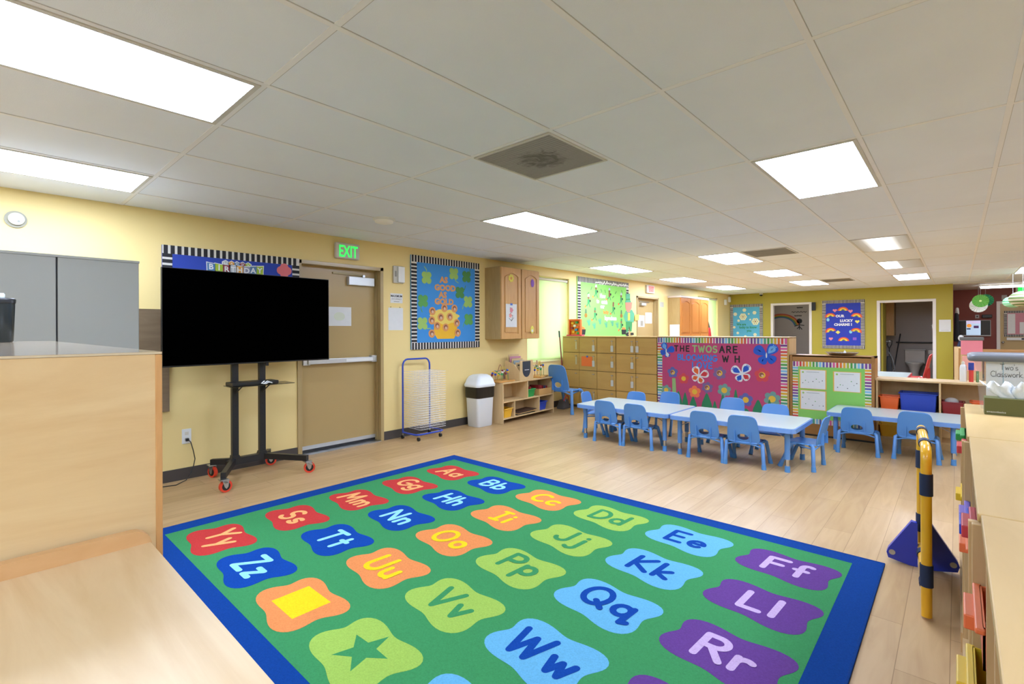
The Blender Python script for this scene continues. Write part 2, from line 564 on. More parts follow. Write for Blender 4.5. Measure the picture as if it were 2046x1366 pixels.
dr, leaf = steel_door('door_1', D1)
LX = -.112
g = MB().box(LX, 2.42, .035, LX + .012, 3.365, .075, ALU).box(LX - .03, 2.42, .006, LX + .004, 3.365, .036, BLACK)
g.build('door_sweep', dr, bevel=.001)
MB().box(-.15, 2.40, 0, .02, 3.375, .008, STEEL).build('threshold', dr)
# closer: track arm and body
g = MB()
y_, z_ = WP(748, 555, LX + .05); y2, z2 = WP(697, 568, LX + .05)
g.box(LX, y2, z2 - .005, LX + .055, y_, z_ - .005, ALU)
g = g.build('door_closer', dr, bevel=.006); g['label'] = 'silver door closer body and arm'
a = WP(666, 544, LX + .03); c = WP(728, 549, LX + .03)
MB().box(LX, a[0], a[1] - .012, LX + .02, c[0], a[1] + .008, mat('closer_track', '#8b7c58', .4, metal=.5)).box(LX + .015, c[0] - .02, a[1] - .06, LX + .03, c[0] + .01, a[1], STEEL).build('closer_arm', g)
# panic bar
a = WP(612, 722, LX + .07); c = WP(744, 715, LX + .07)
g = MB().box(LX, 2.45, .965, LX + .05, 2.53, 1.04, ALU).box(LX, 3.29, .965, LX + .06, 3.36, 1.045, ALU)
g.box(LX + .03, 2.5, .975, LX + .065, 3.34, 1.03, ALU)
g = g.build('panic_bar', dr, bevel=.004); g['label'] = 'silver panic bar across the door'
MB().box(LX + .064, 2.95, .985, LX + .069, 3.30, 1.02, WHITE).build('push_pad', g)

dr2, leaf2 = steel_door('door_2', D2)
a = WP(1285, 606, LX + .04)
g = MB().box(LX, a[0] - .1, a[1] - .05, LX + .06, a[0] + .12, a[1] + .01, ALU).box(LX, a[0] - .12, a[1] + .03, LX + .02, a[0] + .35, a[1] + .045, STEEL)
g.build('door_closer', dr2, bevel=.004)

# bathroom door frames (white), and the green leaf of the second
WTRIM = mat('white_door_trim', '#ded9d5', .45, noise=.02)


def bath_door(name, E):
    x0, x1, _, z1 = E
    g = MB()
    g.box(x0 - .045, FAR - .015, 0, x0 + .02, FAR + .125, z1 + .03, WTRIM).box(x1 - .02, FAR - .015, 0, x1 + .045, FAR + .125, z1 + .03, WTRIM)
    g.box(x0 + .02, FAR - .015, z1 - .03, x1 - .02, FAR + .125, z1 + .03, WTRIM)
    return struct(g, name, bevel=.003)


bath_door('door_3', E1)
d4 = bath_door('door_4', E2)
g = MB().box(3.745, FAR + .13, .02, 3.785, FAR + .9, 2.02, GRN).build('door_leaf', d4)
MB().cyl((3.785, FAR + .82, 1.0), (3.85, FAR + .82, 1.0), .012, STEEL).ball((3.86, FAR + .82, 1.0), .028, STEEL).build('door_knob', g)
MB().box(4.755, FAR + .03, 1.35, 4.775, FAR + .06, 1.45, STEEL).cyl((4.74, FAR + .045, 1.41), (4.77, FAR + .045, 1.41), .01, STEEL).build('latch_plate', d4)


# ================================================================== CEILING FIXTURES
DIFF = emit('lit_diffuser', '#e9f5ff', PANEL)
DIFF.node_tree.nodes['Principled BSDF'].inputs['Emission Color'].default_value = (.85, .97, 1.24, 1)
FRM = mat('troffer_frame', '#c9c9c6', .5)


def lamp_mat(name, expr, s):
    """a diffuser whose tubes glow only over part of its width (object x, 0..1)"""
    m, t, b = _new(name)
    tc = t.nodes.new('ShaderNodeTexCoord'); sp = t.nodes.new('ShaderNodeSeparateXYZ')
    t.links.new(tc.outputs['Object'], sp.inputs[0])
    cr = t.nodes.new('ShaderNodeValToRGB')
    e = cr.color_ramp.elements
    for i, (p, v) in enumerate(expr):
        el = e[i] if i < 2 else e.new(p)
        el.position = p; el.color = (v, v, v, 1)
    mr = t.nodes.new('ShaderNodeMapRange'); mr.inputs[1].default_value = -.28; mr.inputs[2].default_value = .28
    t.links.new(sp.outputs[0], mr.inputs[0]); t.links.new(mr.outputs[0], cr.inputs[0])
    mm = t.nodes.new('ShaderNodeMath'); mm.operation = 'MULTIPLY'; mm.inputs[1].default_value = s
    t.links.new(cr.outputs[0], mm.inputs[0])
    b.inputs['Base Color'].default_value = lin('#c2c6c8'); b.inputs['Emission Color'].default_value = lin('#fbfdfd')
    t.links.new(mm.outputs[0], b.inputs['Emission Strength'])
    return m


LAMPS = [
    (2.375, 2.99, -.385, .872, 'ceiling light panel with a bright white diffuser, largest, at the top left of the photo', DIFF),
    (.51, 1.13, -.385, .872, 'bright ceiling light panel above the grey storage cabinet beside the yellow wall', DIFF),
    (1.755, 2.375, 3.345, 4.6, 'bright ceiling light panel between the blackened vent and the gold pot board', DIFF),
    (4.232, 4.815, 3.345, 4.6, 'bright square-looking ceiling light panel at the upper right, nearest of its row', DIFF),
    (.51, 1.13, 7.13, 8.42, 'lit ceiling light panel above the green leprechaun board by the left wall', DIFF),
    (.51, 1.13, 9.78, 11.05, 'lit ceiling light panel near the red exit sign by the left wall', DIFF),
    (.51, 1.13, 12.38, 13.78, 'small lit ceiling light panel farthest along the left wall', DIFF),
    (2.375, 2.99, 7.13, 8.42, 'lit ceiling light panel beside the grey ceiling vent in the middle row', DIFF),
    (2.375, 2.99, 9.78, 11.05, 'middle of the three lit ceiling light panels in the centre row', DIFF),
    (2.375, 2.99, 12.38, 13.78, 'farthest lit ceiling light panel of the centre row before the green wall', DIFF),
    (4.232, 4.815, 7.13, 8.42, 'partly dim ceiling light panel, glowing only in its middle, right row',
     lamp_mat('patchy_diffuser', [(0, .0), (.2, .1), (.4, 1), (.6, 1), (.8, .12), (1, .03)], .8)),
    (4.232, 4.815, 9.78, 11.05, 'half-dark ceiling light panel, lit at its left end only, right row',
     lamp_mat('half_lit_diffuser', [(0, 1), (.36, 1), (.5, .05), (1, .0)], 2)),
    (4.232, 4.815, 12.38, 13.78, 'fully lit ceiling light panel farthest in the right row by the green wall', DIFF),
    (6.02, 6.63, 12.38, 13.78, 'ceiling light panel cut off by the right edge of the photo', DIFF),
    (6.02, 6.63, 7.13, 8.42, None, DIFF), (6.02, 6.63, 3.345, 4.6, None, DIFF), (6.02, 6.63, -.385, .872, None, DIFF), (8.46, 9.07, .872, 2.093, None, DIFF),
    (8.46, 9.07, 5.86, 7.13, None, DIFF), (8.46, 9.07, 11.05, 12.38, None, DIFF), (4.232, 4.815, -2.88, -1.63, None, DIFF), (8.46, 9.07, -2.88, -1.63, None, DIFF), (1.13, 1.755, -2.88, -1.63, None, DIFF)]
for i, (x0, x1, y0, y1, lab, dm) in enumerate(LAMPS):
    cx, cy = (x0 + x1) / 2, (y0 + y1) / 2
    hx, hy = (x1 - x0) / 2 - .012, (y1 - y0) / 2 - .012
    t = thing('ceiling_light', lab or 'recessed ceiling light panel outside the photographed part of the room', 'ceiling light', (cx, cy, CH), group='recessed ceiling light panels' if lab else 'ceiling light panels out of view')
    f = MB()
    w = .022
    f.box(-hx, -hy, -.008, -hx + w, hy, .0, FRM).box(hx - w, -hy, -.008, hx, hy, .0, FRM)
    f.box(-hx + w, -hy, -.008, hx - w, -hy + w, .0, FRM).box(-hx + w, hy - w, -.008, hx - w, hy, .0, FRM)
    f.build('frame', t)
    MB().box(-hx + w, -hy + w, -.006, hx - w, hy - w, -.001, dm).build('diffuser', t)

VENT = mat('dirty_return_vent', '#8f8c88', .8, noise=.15, nscale=5)
SOOT, t_, b_ = _new('sooty_vent_face')
tc = t_.nodes.new('ShaderNodeTexCoord')
n1 = t_.nodes.new('ShaderNodeTexNoise'); n1.inputs['Scale'].default_value = 9; n1.inputs['Detail'].default_value = 5; n1.inputs['Distortion'].default_value = 2.5
t_.links.new(tc.outputs['Object'], n1.inputs['Vector'])
sp = t_.nodes.new('ShaderNodeVectorMath'); sp.operation = 'LENGTH'
t_.links.new(tc.outputs['Object'], sp.inputs[0])
mr = t_.nodes.new('ShaderNodeMapRange'); mr.inputs[1].default_value = .1; mr.inputs[2].default_value = .24; mr.inputs[3].default_value = .30; mr.inputs[4].default_value = -.2
t_.links.new(sp.outputs['Value'], mr.inputs[0])
ad = t_.nodes.new('ShaderNodeMath'); ad.operation = 'SUBTRACT'
t_.links.new(n1.outputs[0], ad.inputs[0]); t_.links.new(mr.outputs[0], ad.inputs[1])
cr = t_.nodes.new('ShaderNodeValToRGB')
cr.color_ramp.elements[0].position = .12; cr.color_ramp.elements[0].color = lin('#6f6d6a')
cr.color_ramp.elements[1].position = .42; cr.color_ramp.elements[1].color = lin('#9a9896')
t_.links.new(ad.outputs[0], cr.inputs[0]); t_.links.new(cr.outputs[0], b_.inputs['Base Color']); b_.inputs['Roughness'].default_value = .8
for (x0, x1, y0, y1, lab, mm) in [
    (3.0, 3.59, 2.11, 2.705, 'square grey ceiling vent with black sooty smudges in its middle', SOOT),
    (3.0, 3.57, 7.16, 7.83, 'plain grey ceiling vent beside the lit panel in the middle row', VENT),
    (3.0, 3.55, 12.42, 13.12, 'small distant grey ceiling vent before the green wall', VENT)]:
    t = thing('ceiling_vent', lab, 'vent', ((x0 + x1) / 2, (y0 + y1) / 2, CH), group='ceiling vents')
    hx, hy = (x1 - x0) / 2, (y1 - y0) / 2
    f = MB()
    for s_ in (-1, 1):
        f.box(s_ * hx, -hy, -.009, s_ * (hx - .016), hy, 0, FRM); f.box(-hx + .016, s_ * hy, -.009, hx - .016, s_ * (hy - .016), 0, FRM)
    f.build('frame', t)
    p = MB().box(-hx + .016, -hy + .016, -.0055, hx - .016, hy - .016, -.001, mm)
    for k in range(1, 24):
        q = -hy + .016 + (2 * hy - .032) * k / 24
        p.box(-hx + .016, q - .002, -.007, hx - .016, q + .002, -.005, mm)
    p.build('grille', t)

t = thing('smoke_detector', 'round white smoke detector on the ceiling above the exit sign', 'smoke detector', (1.15, 2.68, CH))
MB().lathe([(.105, 0), (.105, -.012), (.09, -.02)], (0, 0, 0), WHITE, 28).build('base', t)
MB().lathe([(.088, -.02), (.085, -.036), (.05, -.046), (.001, -.048)], (0, 0, 0), mat('aged_white_plastic', '#f4f4f2', .4), 28).build('cover', t)

# strip light over the far room
t = thing('strip_light', 'long white fluorescent strip light on the ceiling before the maroon wall', 'ceiling light', (6.3, 16.8, CH - .012))
MB().box(-.68, -.1, -.03, .68, .1, 0, WHITE).build('housing', t)
MB().box(-.66, -.095, -.075, .66, .095, -.03, emit('strip_diffuser', '#fbfdff', 6)).build('diffuser', t, bevel=.02)

# ================================================================== PEN LETTERS
def arc(cx, cy, rx, ry, a0, a1, n=12):
    return [(cx + rx * math.cos(R(a0 + (a1 - a0) * i / n)), cy + ry * math.sin(R(a0 + (a1 - a0) * i / n))) for i in range(n + 1)]


GLY = {
    'A': (.72, [[(0, 0), (.36, 1), (.72, 0)], [(.14, .36), (.58, .36)]]),
    'a': (.5, [arc(.25, .27, .25, .27, 50, 360), [(.5, .54), (.5, 0)]]),
    'B': (.58, [[(0, 0), (0, 1)], [(0, 1)] + arc(.25, .76, .27, .24, 90, -90) + [(0, .52)], [(0, .52)] + arc(.3, .26, .28, .26, 90, -90) + [(0, 0)]]),
    'b': (.5, [[(0, 1), (0, 0)], arc(.25, .27, .25, .27, 180, -180)]),
    'C': (.66, [arc(.42, .5, .42, .5, 50, 310)]),
    'c': (.46, [arc(.28, .27, .28, .27, 50, 310)]),
    'D': (.66, [[(0, 0), (0, 1), (.2, 1)] + arc(.2, .5, .46, .5, 90, -90) + [(0, 0)]]),
    'd': (.5, [[(.5, 1), (.5, 0)], arc(.25, .27, .25, .27, 0, 360)]),
    'E': (.55, [[(.55, 1), (0, 1), (0, 0), (.55, 0)], [(0, .52), (.46, .52)]]),
    'e': (.5, [[(.0, .29), (.5, .29)] + arc(.25, .27, .25, .27, 5, 310)]),
    'F': (.55, [[(.55, 1), (0, 1), (0, 0)], [(0, .52), (.44, .52)]]),
    'f': (.38, [arc(.32, .8, .17, .2, 60, 180) + [(.15, 0)], [(0, .52), (.34, .52)]]),
    'G': (.7, [arc(.42, .5, .42, .5, 50, 340), [(.8, .42), (.46, .42)]]),
    'g': (.5, [arc(.25, .27, .25, .27, 0, 360), [(.5, .54), (.5, -.15)] + arc(.25, -.15, .25, .2, 0, -150)]),
    'H': (.64, [[(0, 0), (0, 1)], [(.64, 0), (.64, 1)], [(0, .52), (.64, .52)]]),
    'h': (.44, [[(0, 0), (0, 1)], [(0, .3)] + arc(.22, .3, .22, .24, 180, 0) + [(.44, 0)]]),
    'I': (.4, [[(.2, 0), (.2, 1)], [(0, 1), (.4, 1)], [(0, 0), (.4, 0)]]),
    'i': (.1, [[(.05, 0), (.05, .5)], [(.05, .76), (.05, .77)]]),
    'J': (.5, [[(.5, 1), (.5, .25)] + arc(.25, .25, .25, .25, 0, -170)]),
    'j': (.3, [[(.3, .52), (.3, -.15)] + arc(.1, -.15, .2, .2, 0, -140), [(.3, .76), (.3, .77)]]),
    'K': (.6, [[(0, 0), (0, 1)], [(.58, 1), (.02, .45), (.62, 0)]]),
    'k': (.42, [[(0, 0), (0, 1)], [(.4, .55), (.02, .25), (.44, 0)]]),
    'L': (.52, [[(0, 1), (0, 0), (.52, 0)]]),
    'l': (.1, [[(.05, 1), (.05, 0)]]),
    'M': (.84, [[(0, 0), (.1, 1), (.42, .3), (.74, 1), (.84, 0)]]),
    'm': (.7, [[(0, 0), (0, .54)], [(0, .34)] + arc(.175, .34, .175, .2, 180, 0) + [(.35, 0)], [(.35, .34)] + arc(.525, .34, .175, .2, 180, 0) + [(.7, 0)]]),
    'N': (.64, [[(0, 0), (0, 1), (.64, 0), (.64, 1)]]),
    'n': (.42, [[(0, 0), (0, .54)], [(0, .32)] + arc(.21, .32, .21, .22, 180, 0) + [(.42, 0)]]),
    'O': (.8, [arc(.4, .5, .4, .5, 0, 360, 20)]),
    'o': (.5, [arc(.25, .27, .25, .27, 0, 360)]),
    'P': (.56, [[(0, 0), (0, 1)], [(0, 1)] + arc(.28, .74, .28, .26, 90, -90) + [(0, .48)]]),
    'p': (.5, [[(0, .54), (0, -.36)], arc(.25, .27, .25, .27, 180, -180)]),
    'Q': (.8, [arc(.4, .5, .4, .5, 0, 360, 20), [(.5, .25), (.82, -.06)]]),
    'q': (.5, [arc(.25, .27, .25, .27, 0, 360), [(.5, .54), (.5, -.3), (.66, -.22)]]),
    'R': (.6, [[(0, 0), (0, 1)], [(0, 1)] + arc(.28, .75, .28, .25, 90, -90) + [(0, .5)], [(.24, .5), (.6, 0)]]),
    'r': (.32, [[(0, 0), (0, .54)], [(0, .3)] + arc(.2, .32, .2, .2, 170, 50)]),
    'S': (.56, [arc(.29, .74, .27, .25, 40, 270) + arc(.28, .25, .28, .25, 90, -150)]),
    's': (.38, [arc(.2, .4, .17, .14, 40, 270) + arc(.19, .13, .19, .13, 90, -150)]),
    'T': (.66, [[(.33, 0), (.33, 1)], [(0, 1), (.66, 1)]]),
    't': (.36, [[(.18, .85), (.18, 0)], [(0, .56), (.36, .56)]]),
    'U': (.62, [[(0, 1), (0, .3)] + arc(.31, .3, .31, .3, 180, 360) + [(.62, 1)]]),
    'u': (.44, [[(0, .54), (0, .22)] + arc(.22, .22, .22, .22, 180, 360) + [(.44, .54)], [(.44, .54), (.44, 0)]]),
    'V': (.68, [[(0, 1), (.34, 0), (.68, 1)]]),
    'v': (.44, [[(0, .54), (.22, 0), (.44, .54)]]),
    'W': (.94, [[(0, 1), (.24, 0), (.47, .8), (.7, 0), (.94, 1)]]),
    'w': (.64, [[(0, .54), (.16, 0), (.32, .46), (.48, 0), (.64, .54)]]),
    'X': (.62, [[(0, 0), (.62, 1)], [(0, 1), (.62, 0)]]),
    'x': (.42, [[(0, 0), (.42, .54)], [(0, .54), (.42, 0)]]),
    'Y': (.66, [[(0, 1), (.33, .48)], [(.66, 1), (.33, .48), (.33, 0)]]),
    'y': (.46, [[(0, .54), (.23, .04)], [(.46, .54), (.1, -.34)]]),
    'Z': (.6, [[(0, 1), (.6, 1), (0, 0), (.6, 0)]]),
    'z': (.4, [[(0, .52), (.4, .52), (0, 0), (.4, 0)]]),
    "'": (.08, [[(.04, 1), (.04, .82)]]), '.': (.08, [[(.04, 0), (.04, .01)]]), ' ': (.3, []), '!': (.1, [[(.05, 1), (.05, .32)], [(.05, 0), (.05, .01)]])}


def pen(mb, s, fr, u, v, h, w, mt, pw=.15, gap=.16, align=0, slant=0):
    tw = sum(GLY[c][0] + gap + pw for c in s) - gap - pw
    x = u - (tw * h / 2 if align == 0 else 0)
    for c in s:
        gw, st = GLY[c]
        mb.stroke([[(x + (px + slant * py) * h, v + py * h) for px, py in pl] for pl in st], fr, w, pw * h / 2, mt)
        x += (gw + gap + pw) * h


# ================================================================== ALPHABET RUG
def pile(name, hexc): return mat(name, hexc, .95, noise=.24, nscale=150, bump=.7, bscale=380, spec=.1)


RX0, RX1, RY0, RY1 = 1.215, 4.912, .73, 3.495
RB, RG = pile('rug_blue', '#0c3d88'), pile('rug_green', '#3c8a55')
RC = dict(r=pile('rug_red', '#bd3a38'), b=pile('rug_royal_blue', '#0d4297'), o=pile('rug_orange', '#dd884f'), l=pile('rug_lime', '#99ba54'), c=pile('rug_sky', '#64aad0'), p=pile('rug_purple', '#623e86'))
LC = dict(r=pile('rug_peach', '#f2a96b'), b=pile('rug_pale_cyan', '#8fd0ea'), o=pile('rug_yellow', '#e9c81e'), l=RG, c=RC['b'], p=pile('rug_lavender', '#c0a6cf'))
t = thing('alphabet_rug', 'large green alphabet rug with blue border and coloured letter patches on wood floor', 'rug', ((RX0 + RX1) / 2, (RY0 + RY1) / 2, 0))
ox, oy = -(RX0 + RX1) / 2, -(RY0 + RY1) / 2
g = MB().box(RX0 + .01 + ox, RY0 + .01 + oy, 0, RX1 - .01 + ox, RY1 - .01 + oy, .009, RB)
g.box(RX0 + .14 + ox, RY0 + .135 + oy, .008, RX1 - .14 + ox, RY1 - .125 + oy, .0096, RG)
rows = ['ABCDEF', 'GHIJKL', 'MNOPQR', 'STUVWX', 'YZ12']
colr = 'rbolcp'
fz = frame((ox, oy, 0), (1, 0, 0), (0, 1, 0), (0, 0, 1))
for j, row in enumerate(rows):
    row = (row + '3 ')[:6] if j == 4 else row
    for i, ch in enumerate(row):
        cx, cy = 1.693 + .5625 * i, 3.05 - .49 * j + .004 * i
        k = colr[i]
        ph = .55
        pts = []
        for q in range(64):
            a = 2 * PI * q / 64
            s_ = 1 - .16 * math.cos(4 * a + ph)
            pts.append((cx + .248 * s_ * math.cos(a), cy + .178 * s_ * math.sin(a) + .012 * math.sin(2 * a + 1)))
        g.prism(pts, fz, .0092, .0103, RC[k])
        if ch.isalpha():
            lm = LC[k]
            h = .165
            tw = (GLY[ch][0] + .3 + GLY[ch.lower()][0]) * h
            pen(g, ch + ch.lower(), fz, cx, cy - h * .5 + (.03 if ch in 'GJPQY' else 0), h, .0108, lm, pw=.2, gap=.1, slant=.06)
        elif ch == '1':
            g.prism(rect(cx - .115, cy - .095, cx + .115, cy + .095), fz, .0102, .0108, LC['o'])
        elif ch == '2':
            g.prism([(cx + (.125 if q % 2 == 0 else .052) * math.cos(R(90 + 36 * q)), cy + (.125 if q % 2 == 0 else .052) * math.sin(R(90 + 36 * q))) for q in range(10)], fz, .0102, .0108, RG)
        elif ch == '3':
            g.prism(disc(cx, cy, .1), fz, .0102, .0108, RC['b'])
g.build('pile', t)
b_ = MB()
for a in ((RX0, RY0, RX1, RY0 + .012), (RX0, RY1 - .012, RX1, RY1), (RX0, RY0 + .012, RX0 + .012, RY1 - .012), (RX1 - .012, RY0 + .012, RX1, RY1 - .012)):
    b_.box(a[0] + ox, a[1] + oy, 0, a[2] + ox, a[3] + oy, .0105, pile('rug_binding', '#123c82'))
b_ = b_.build('binding', t, bevel=.003); b_['label'] = 'dark blue sewn edge binding'

# ================================================================== TODDLER CHAIRS
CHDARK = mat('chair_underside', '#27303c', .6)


def curve_panel(nu=28, hole=True, top=.505, bot=.235, wt=.124, wb=.15, mt=BLUEP):
    """chair back: rounded shield with an oval hand hole; local x across, y depth, z up"""
    def Y(x, z): return -.03 - (z - bot) / (top - bot) * .055 + (x * x) * -1.3 * -1 * .6
    outer, inner = [], []
    N = 56
    cz, cx = (top + bot) / 2, 0
    for i in range(N):
        a = 2 * PI * i / N
        c, s_ = math.cos(a), math.sin(a)
        p = 5.5
        q = (abs(c) ** p + abs(s_) ** p) ** (-1 / p)
        z = cz + (top - bot) / 2 * q * s_
        w = wb + (wt - wb) * (z - bot) / (top - bot)
        outer.append((w * q * c, z))
        inner.append((.052 * c, bot + .062 + .030 * s_))
    mb = MB(); th = .010
    for sgn in (0, 1):
        off = -th * sgn
        mid = [((o[0] + n_[0]) / 2, (o[1] + n_[1]) / 2) for o, n_ in zip(outer, inner)]
        loops = [outer, mid, inner]
        v = []
        for L in loops: v += [(x, Y(x, z) + off, z) for x, z in L]
        fs = []
        for l in range(2):
            for i in range(N):
                j = (i + 1) % N
                f = (l * N + i, l * N + j, (l + 1) * N + j, (l + 1) * N + i)
                fs.append(f if sgn else f[::-1])
        mb.add(v, fs, mt, True)
    for L, fl in ((outer, 0), (inner, 1)):
        v = [(x, Y(x, z), z) for x, z in L] + [(x, Y(x, z) - th, z) for x, z in L]
        fs = [(i, (i + 1) % N, N + (i + 1) % N, N + i) for i in range(N)]
        mb.add(v, fs if not fl else [f[::-1] for f in fs], mt, True)
    # rim rolled along the outline, ribs on the back
    mb.tube([(x, Y(x, z) - .005, z) for x, z in outer], .0065, mt, 6, True)
    for sx in (-1, 1):
        mb.box(sx * .072 - .003, -.072, bot + .005, sx * .072 + .003, -.045, bot + .12, mt)
    return mb


def make_chair(mt, lm, foot, bare=False):
    t = thing('toddler_chair', 'x', 'chair')
    curve_panel(mt=mt).build('backrest', t)
    N = 40; pts = []
    for i in range(N):
        a = 2 * PI * i / N; c, s_ = math.cos(a), math.sin(a); p = 4.5
        q = (abs(c) ** p + abs(s_) ** p) ** (-1 / p)
        pts.append((.15 * q * c * (1 - .06 * s_), .105 + .15 * q * s_))
    mb = MB()
    v = []
    for (k, dz) in ((1, 0), (1, .012), (.9, .010), (.5, .004), (.02, .003)):
        v += [(x * k, .105 + (y - .105) * k, .238 + dz + (-.012 if y > .21 and k > .8 else 0)) for x, y in pts]
    fs = []
    for l in range(4): fs += [(l * N + i, l * N + (i + 1) % N, (l + 1) * N + (i + 1) % N, (l + 1) * N + i) for i in range(N)]
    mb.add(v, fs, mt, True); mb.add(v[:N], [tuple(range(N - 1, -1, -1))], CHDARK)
    mb.build('seat', t)
    # frame under the seat: legs splay out
    for sx in (-1, 1):
        for (ytop, yfoot, xf) in ((.0, -.01, .178), (.19, .285, .172)):
            d = Vector((sx * (xf - .125), yfoot - ytop, -.215))
            a = Vector((sx * .135, ytop + (.03 if ytop < .1 else -.04), .238)); b_ = Vector((sx * (.163 if ytop < .1 else .152), ytop, .232)); e = Vector((sx * xf, yfoot, .0))
            L = MB().tube([a, a.lerp(b_, .5) + Vector((0, 0, .004)), b_, e + (b_ - e) * .12], .0175, lm, 12)
            L = L.build('leg', t)
            MB().cyl(e + (b_ - e) * .20, e, .0195, foot, .022, 14).build('rubber_foot', L)
    MB().tube([(-.155, -.012, .205), (-.10, -.03, .225), (-.06, -.035, .232), (.06, -.035, .232), (.10, -.03, .225), (.155, -.012, .205), (.12, .18, .225), (-.12, .18, .225)], .008, lm, 8, True).build('seat_frame', t)
    return t


chair = make_chair(BLUEP, BLUEM, BLUED)
CG = 'blue toddler chairs at the low tables'
first = True
for (x, y, rz, lab) in [
    (2.131, 5.10, 0, 'blue toddler chair, first from the left on the near side of the first low table'),
    (2.522, 5.10, 0, 'blue toddler chair, second from the left on the near side, beside the table joint'),
    (3.290, 5.10, 0, 'blue toddler chair, third from the left on the near side, right of the table joint'),
    (3.668, 5.10, R(2), 'blue toddler chair, fourth on the near side, next to the end chair'),
    (2.02, 5.955, R(180), 'blue toddler chair on the far side of the tables, in front of the lockers'),
    (2.37, 6.22, R(178), 'blue toddler chair on the far side standing before the left end of the pink board'),
    (3.19, 6.17, R(180), 'blue toddler chair on the far side before the middle of the pink board'),
    (3.725, 5.93, R(183), 'blue toddler chair on the far side at the right end of the pink board'),
    (4.215, 5.50, R(87), 'blue toddler chair seen from the side at the right end of the joined tables'),
    (1.57, 5.60, R(-84), 'blue toddler chair at the left end of the joined tables'),
    (4.425, 6.37, R(-1), 'darker blue toddler chair on the left at the separate table on the right'),
    (4.905, 6.42, R(-3), 'darker blue toddler chair on the right at the separate table, behind the yellow divider')]:
    o = chair if first else copy_tree(chair)
    first = False
    o.location = (x, y, 0); o.rotation_euler = (0, 0, rz); o['label'] = lab; o['category'] = 'chair'; o['group'] = CG
big = copy_tree(chair)
big.name = 'school_chair'; big.scale = (1.38, 1.42, 1.54); big.location = (.44, 6.46, 0); big.rotation_euler = (0, 0, R(-4))
big['label'] = 'larger blue school chair with light blue legs between the low shelf and the lockers'; big['category'] = 'chair'
if 'group' in big: del big['group']
REDP = mat('red_chair_plastic', '#cf3e40', .4, coat=.15)
rc = make_chair(REDP, CHROME, mat('gray_cap', '#777777', .5))
rc.name = 'school_chair'; rc.scale = (1.6, 1.6, 1.7); rc.location = (4.72, 12.05, 0); rc.rotation_euler = (0, 0, R(88))
rc['label'] = 'red school chair at the white table in front of the right bathroom doorway'; rc['category'] = 'chair'

# ================================================================== LOW TABLES
TTOP = mat('table_laminate_pale', '#c2cfcc', .3, noise=.015, coat=.2)
TEDGE = mat('table_blue_edge', '#6791cf', .4)


def make_table(mx=1.21, my=.80, h=.425, edge=TEDGE, lm=BLUEM, foot=BLUED):
    t = thing('activity_table', 'x', 'table')
    o = rr(-mx / 2, -my / 2, mx / 2, my / 2, .055)
    MB().prism(o, FZ(0), h - .046, h - .004, edge).build('edge_band', t, bevel=.006)
    MB().prism(rr(-mx / 2 + .012, -my / 2 + .012, mx / 2 - .012, my / 2 - .012, .045), FZ(0), h - .006, h, TTOP).build('tabletop', t)
    for sx in (-1, 1):
        for sy in (-1, 1):
            x, y = sx * (mx / 2 - .085), sy * (my / 2 - .10)
            L = MB().cyl((x, y, .12), (x, y, h - .036), .024, lm, n=16).build('leg', t)
            MB().cyl((x, y, .055), (x, y, .12), .018, CHROME, n=14).build('leg_insert', L)
            MB().cyl((x, y, 0), (x, y, .058), .024, foot, .022, 14).build('rubber_foot', L)
            MB().cyl((x, y - sy * .02, h - .12), (x - sx * .16, y - sy * .02, h - .038), .004, CHROME, n=6).build('brace', t)
    return t


tb = make_table()
tb.location = (2.292, 5.475, 0); tb['label'] = 'low table with pale top and blue edge, left one of the joined pair'; tb['group'] = 'low activity tables'
o = copy_tree(tb); o.location = (3.512, 5.46, 0); o['label'] = 'low table with pale top and blue edge, right one of the joined pair'
o = copy_tree(tb); o.scale = (.94, .88, 1); o.location = (4.70, 6.745, 0); o['label'] = 'low table with pale top standing alone in front of the shelf of coloured bins'
rt = make_table(.75, 1.3, .50, mat('table_red_edge', '#c23238', .4), CHROME, BLACK)
rt.name = 'school_table'; rt.location = (4.2, 11.5, 0); rt['label'] = 'white table with red edge beyond the shelf of coloured bins'



# ================================================================== BULLETIN BOARDS
BW = (mat('border_black', '#26262a', .8), mat('border_white', '#d9d6cd', .8))
RAIN = [mat('border_' + n, h, .8) for n, h in (('purple', '#7a4a96'), ('indigo', '#5566a8'), ('sky', '#7cb8dc'), ('teal', '#4a9a7c'), ('green', '#4f9a45'), ('lime', '#a0b53c'), ('gold', '#dba92e'), ('orange', '#d9722e'), ('red', '#cf4444'), ('pink', '#cf5b94'), ('plum', '#743a80'))]


def border(fr, u0, v0, u1, v1, w, wd, pitch, cols, sep=None, frac=.62):
    """striped paper trim round a rectangle"""
    g = MB(); t = .0015
    n = 0
    base = sep or cols[1]
    runs = [('h', u0, u1, v1 - w, v1), ('h', u0, u1, v0, v0 + w), ('v', v0 + w, v1 - w, u0, u0 + w), ('v', v0 + w, v1 - w, u1 - w, u1)]
    for k, a, b_, c, d in runs:
        P_ = rect(a, c, b_, d) if k == 'h' else rect(c, a, d, b_)
        g.prism(P_, fr, wd, wd + t, base)
        q = a + pitch * (1 - frac) / 2
        while q + pitch * frac < b_ + .001:
            m_ = cols[0] if sep is None else cols[n % len(cols)]
            e = min(q + pitch * frac, b_)
            P_ = rect(q, c, e, d) if k == 'h' else rect(c, q, d, e)
            g.add([fr(x, y, wd + t + .0004) for x, y in P_], [(0, 1, 2, 3)], m_)
            q += pitch; n += 1
    return g


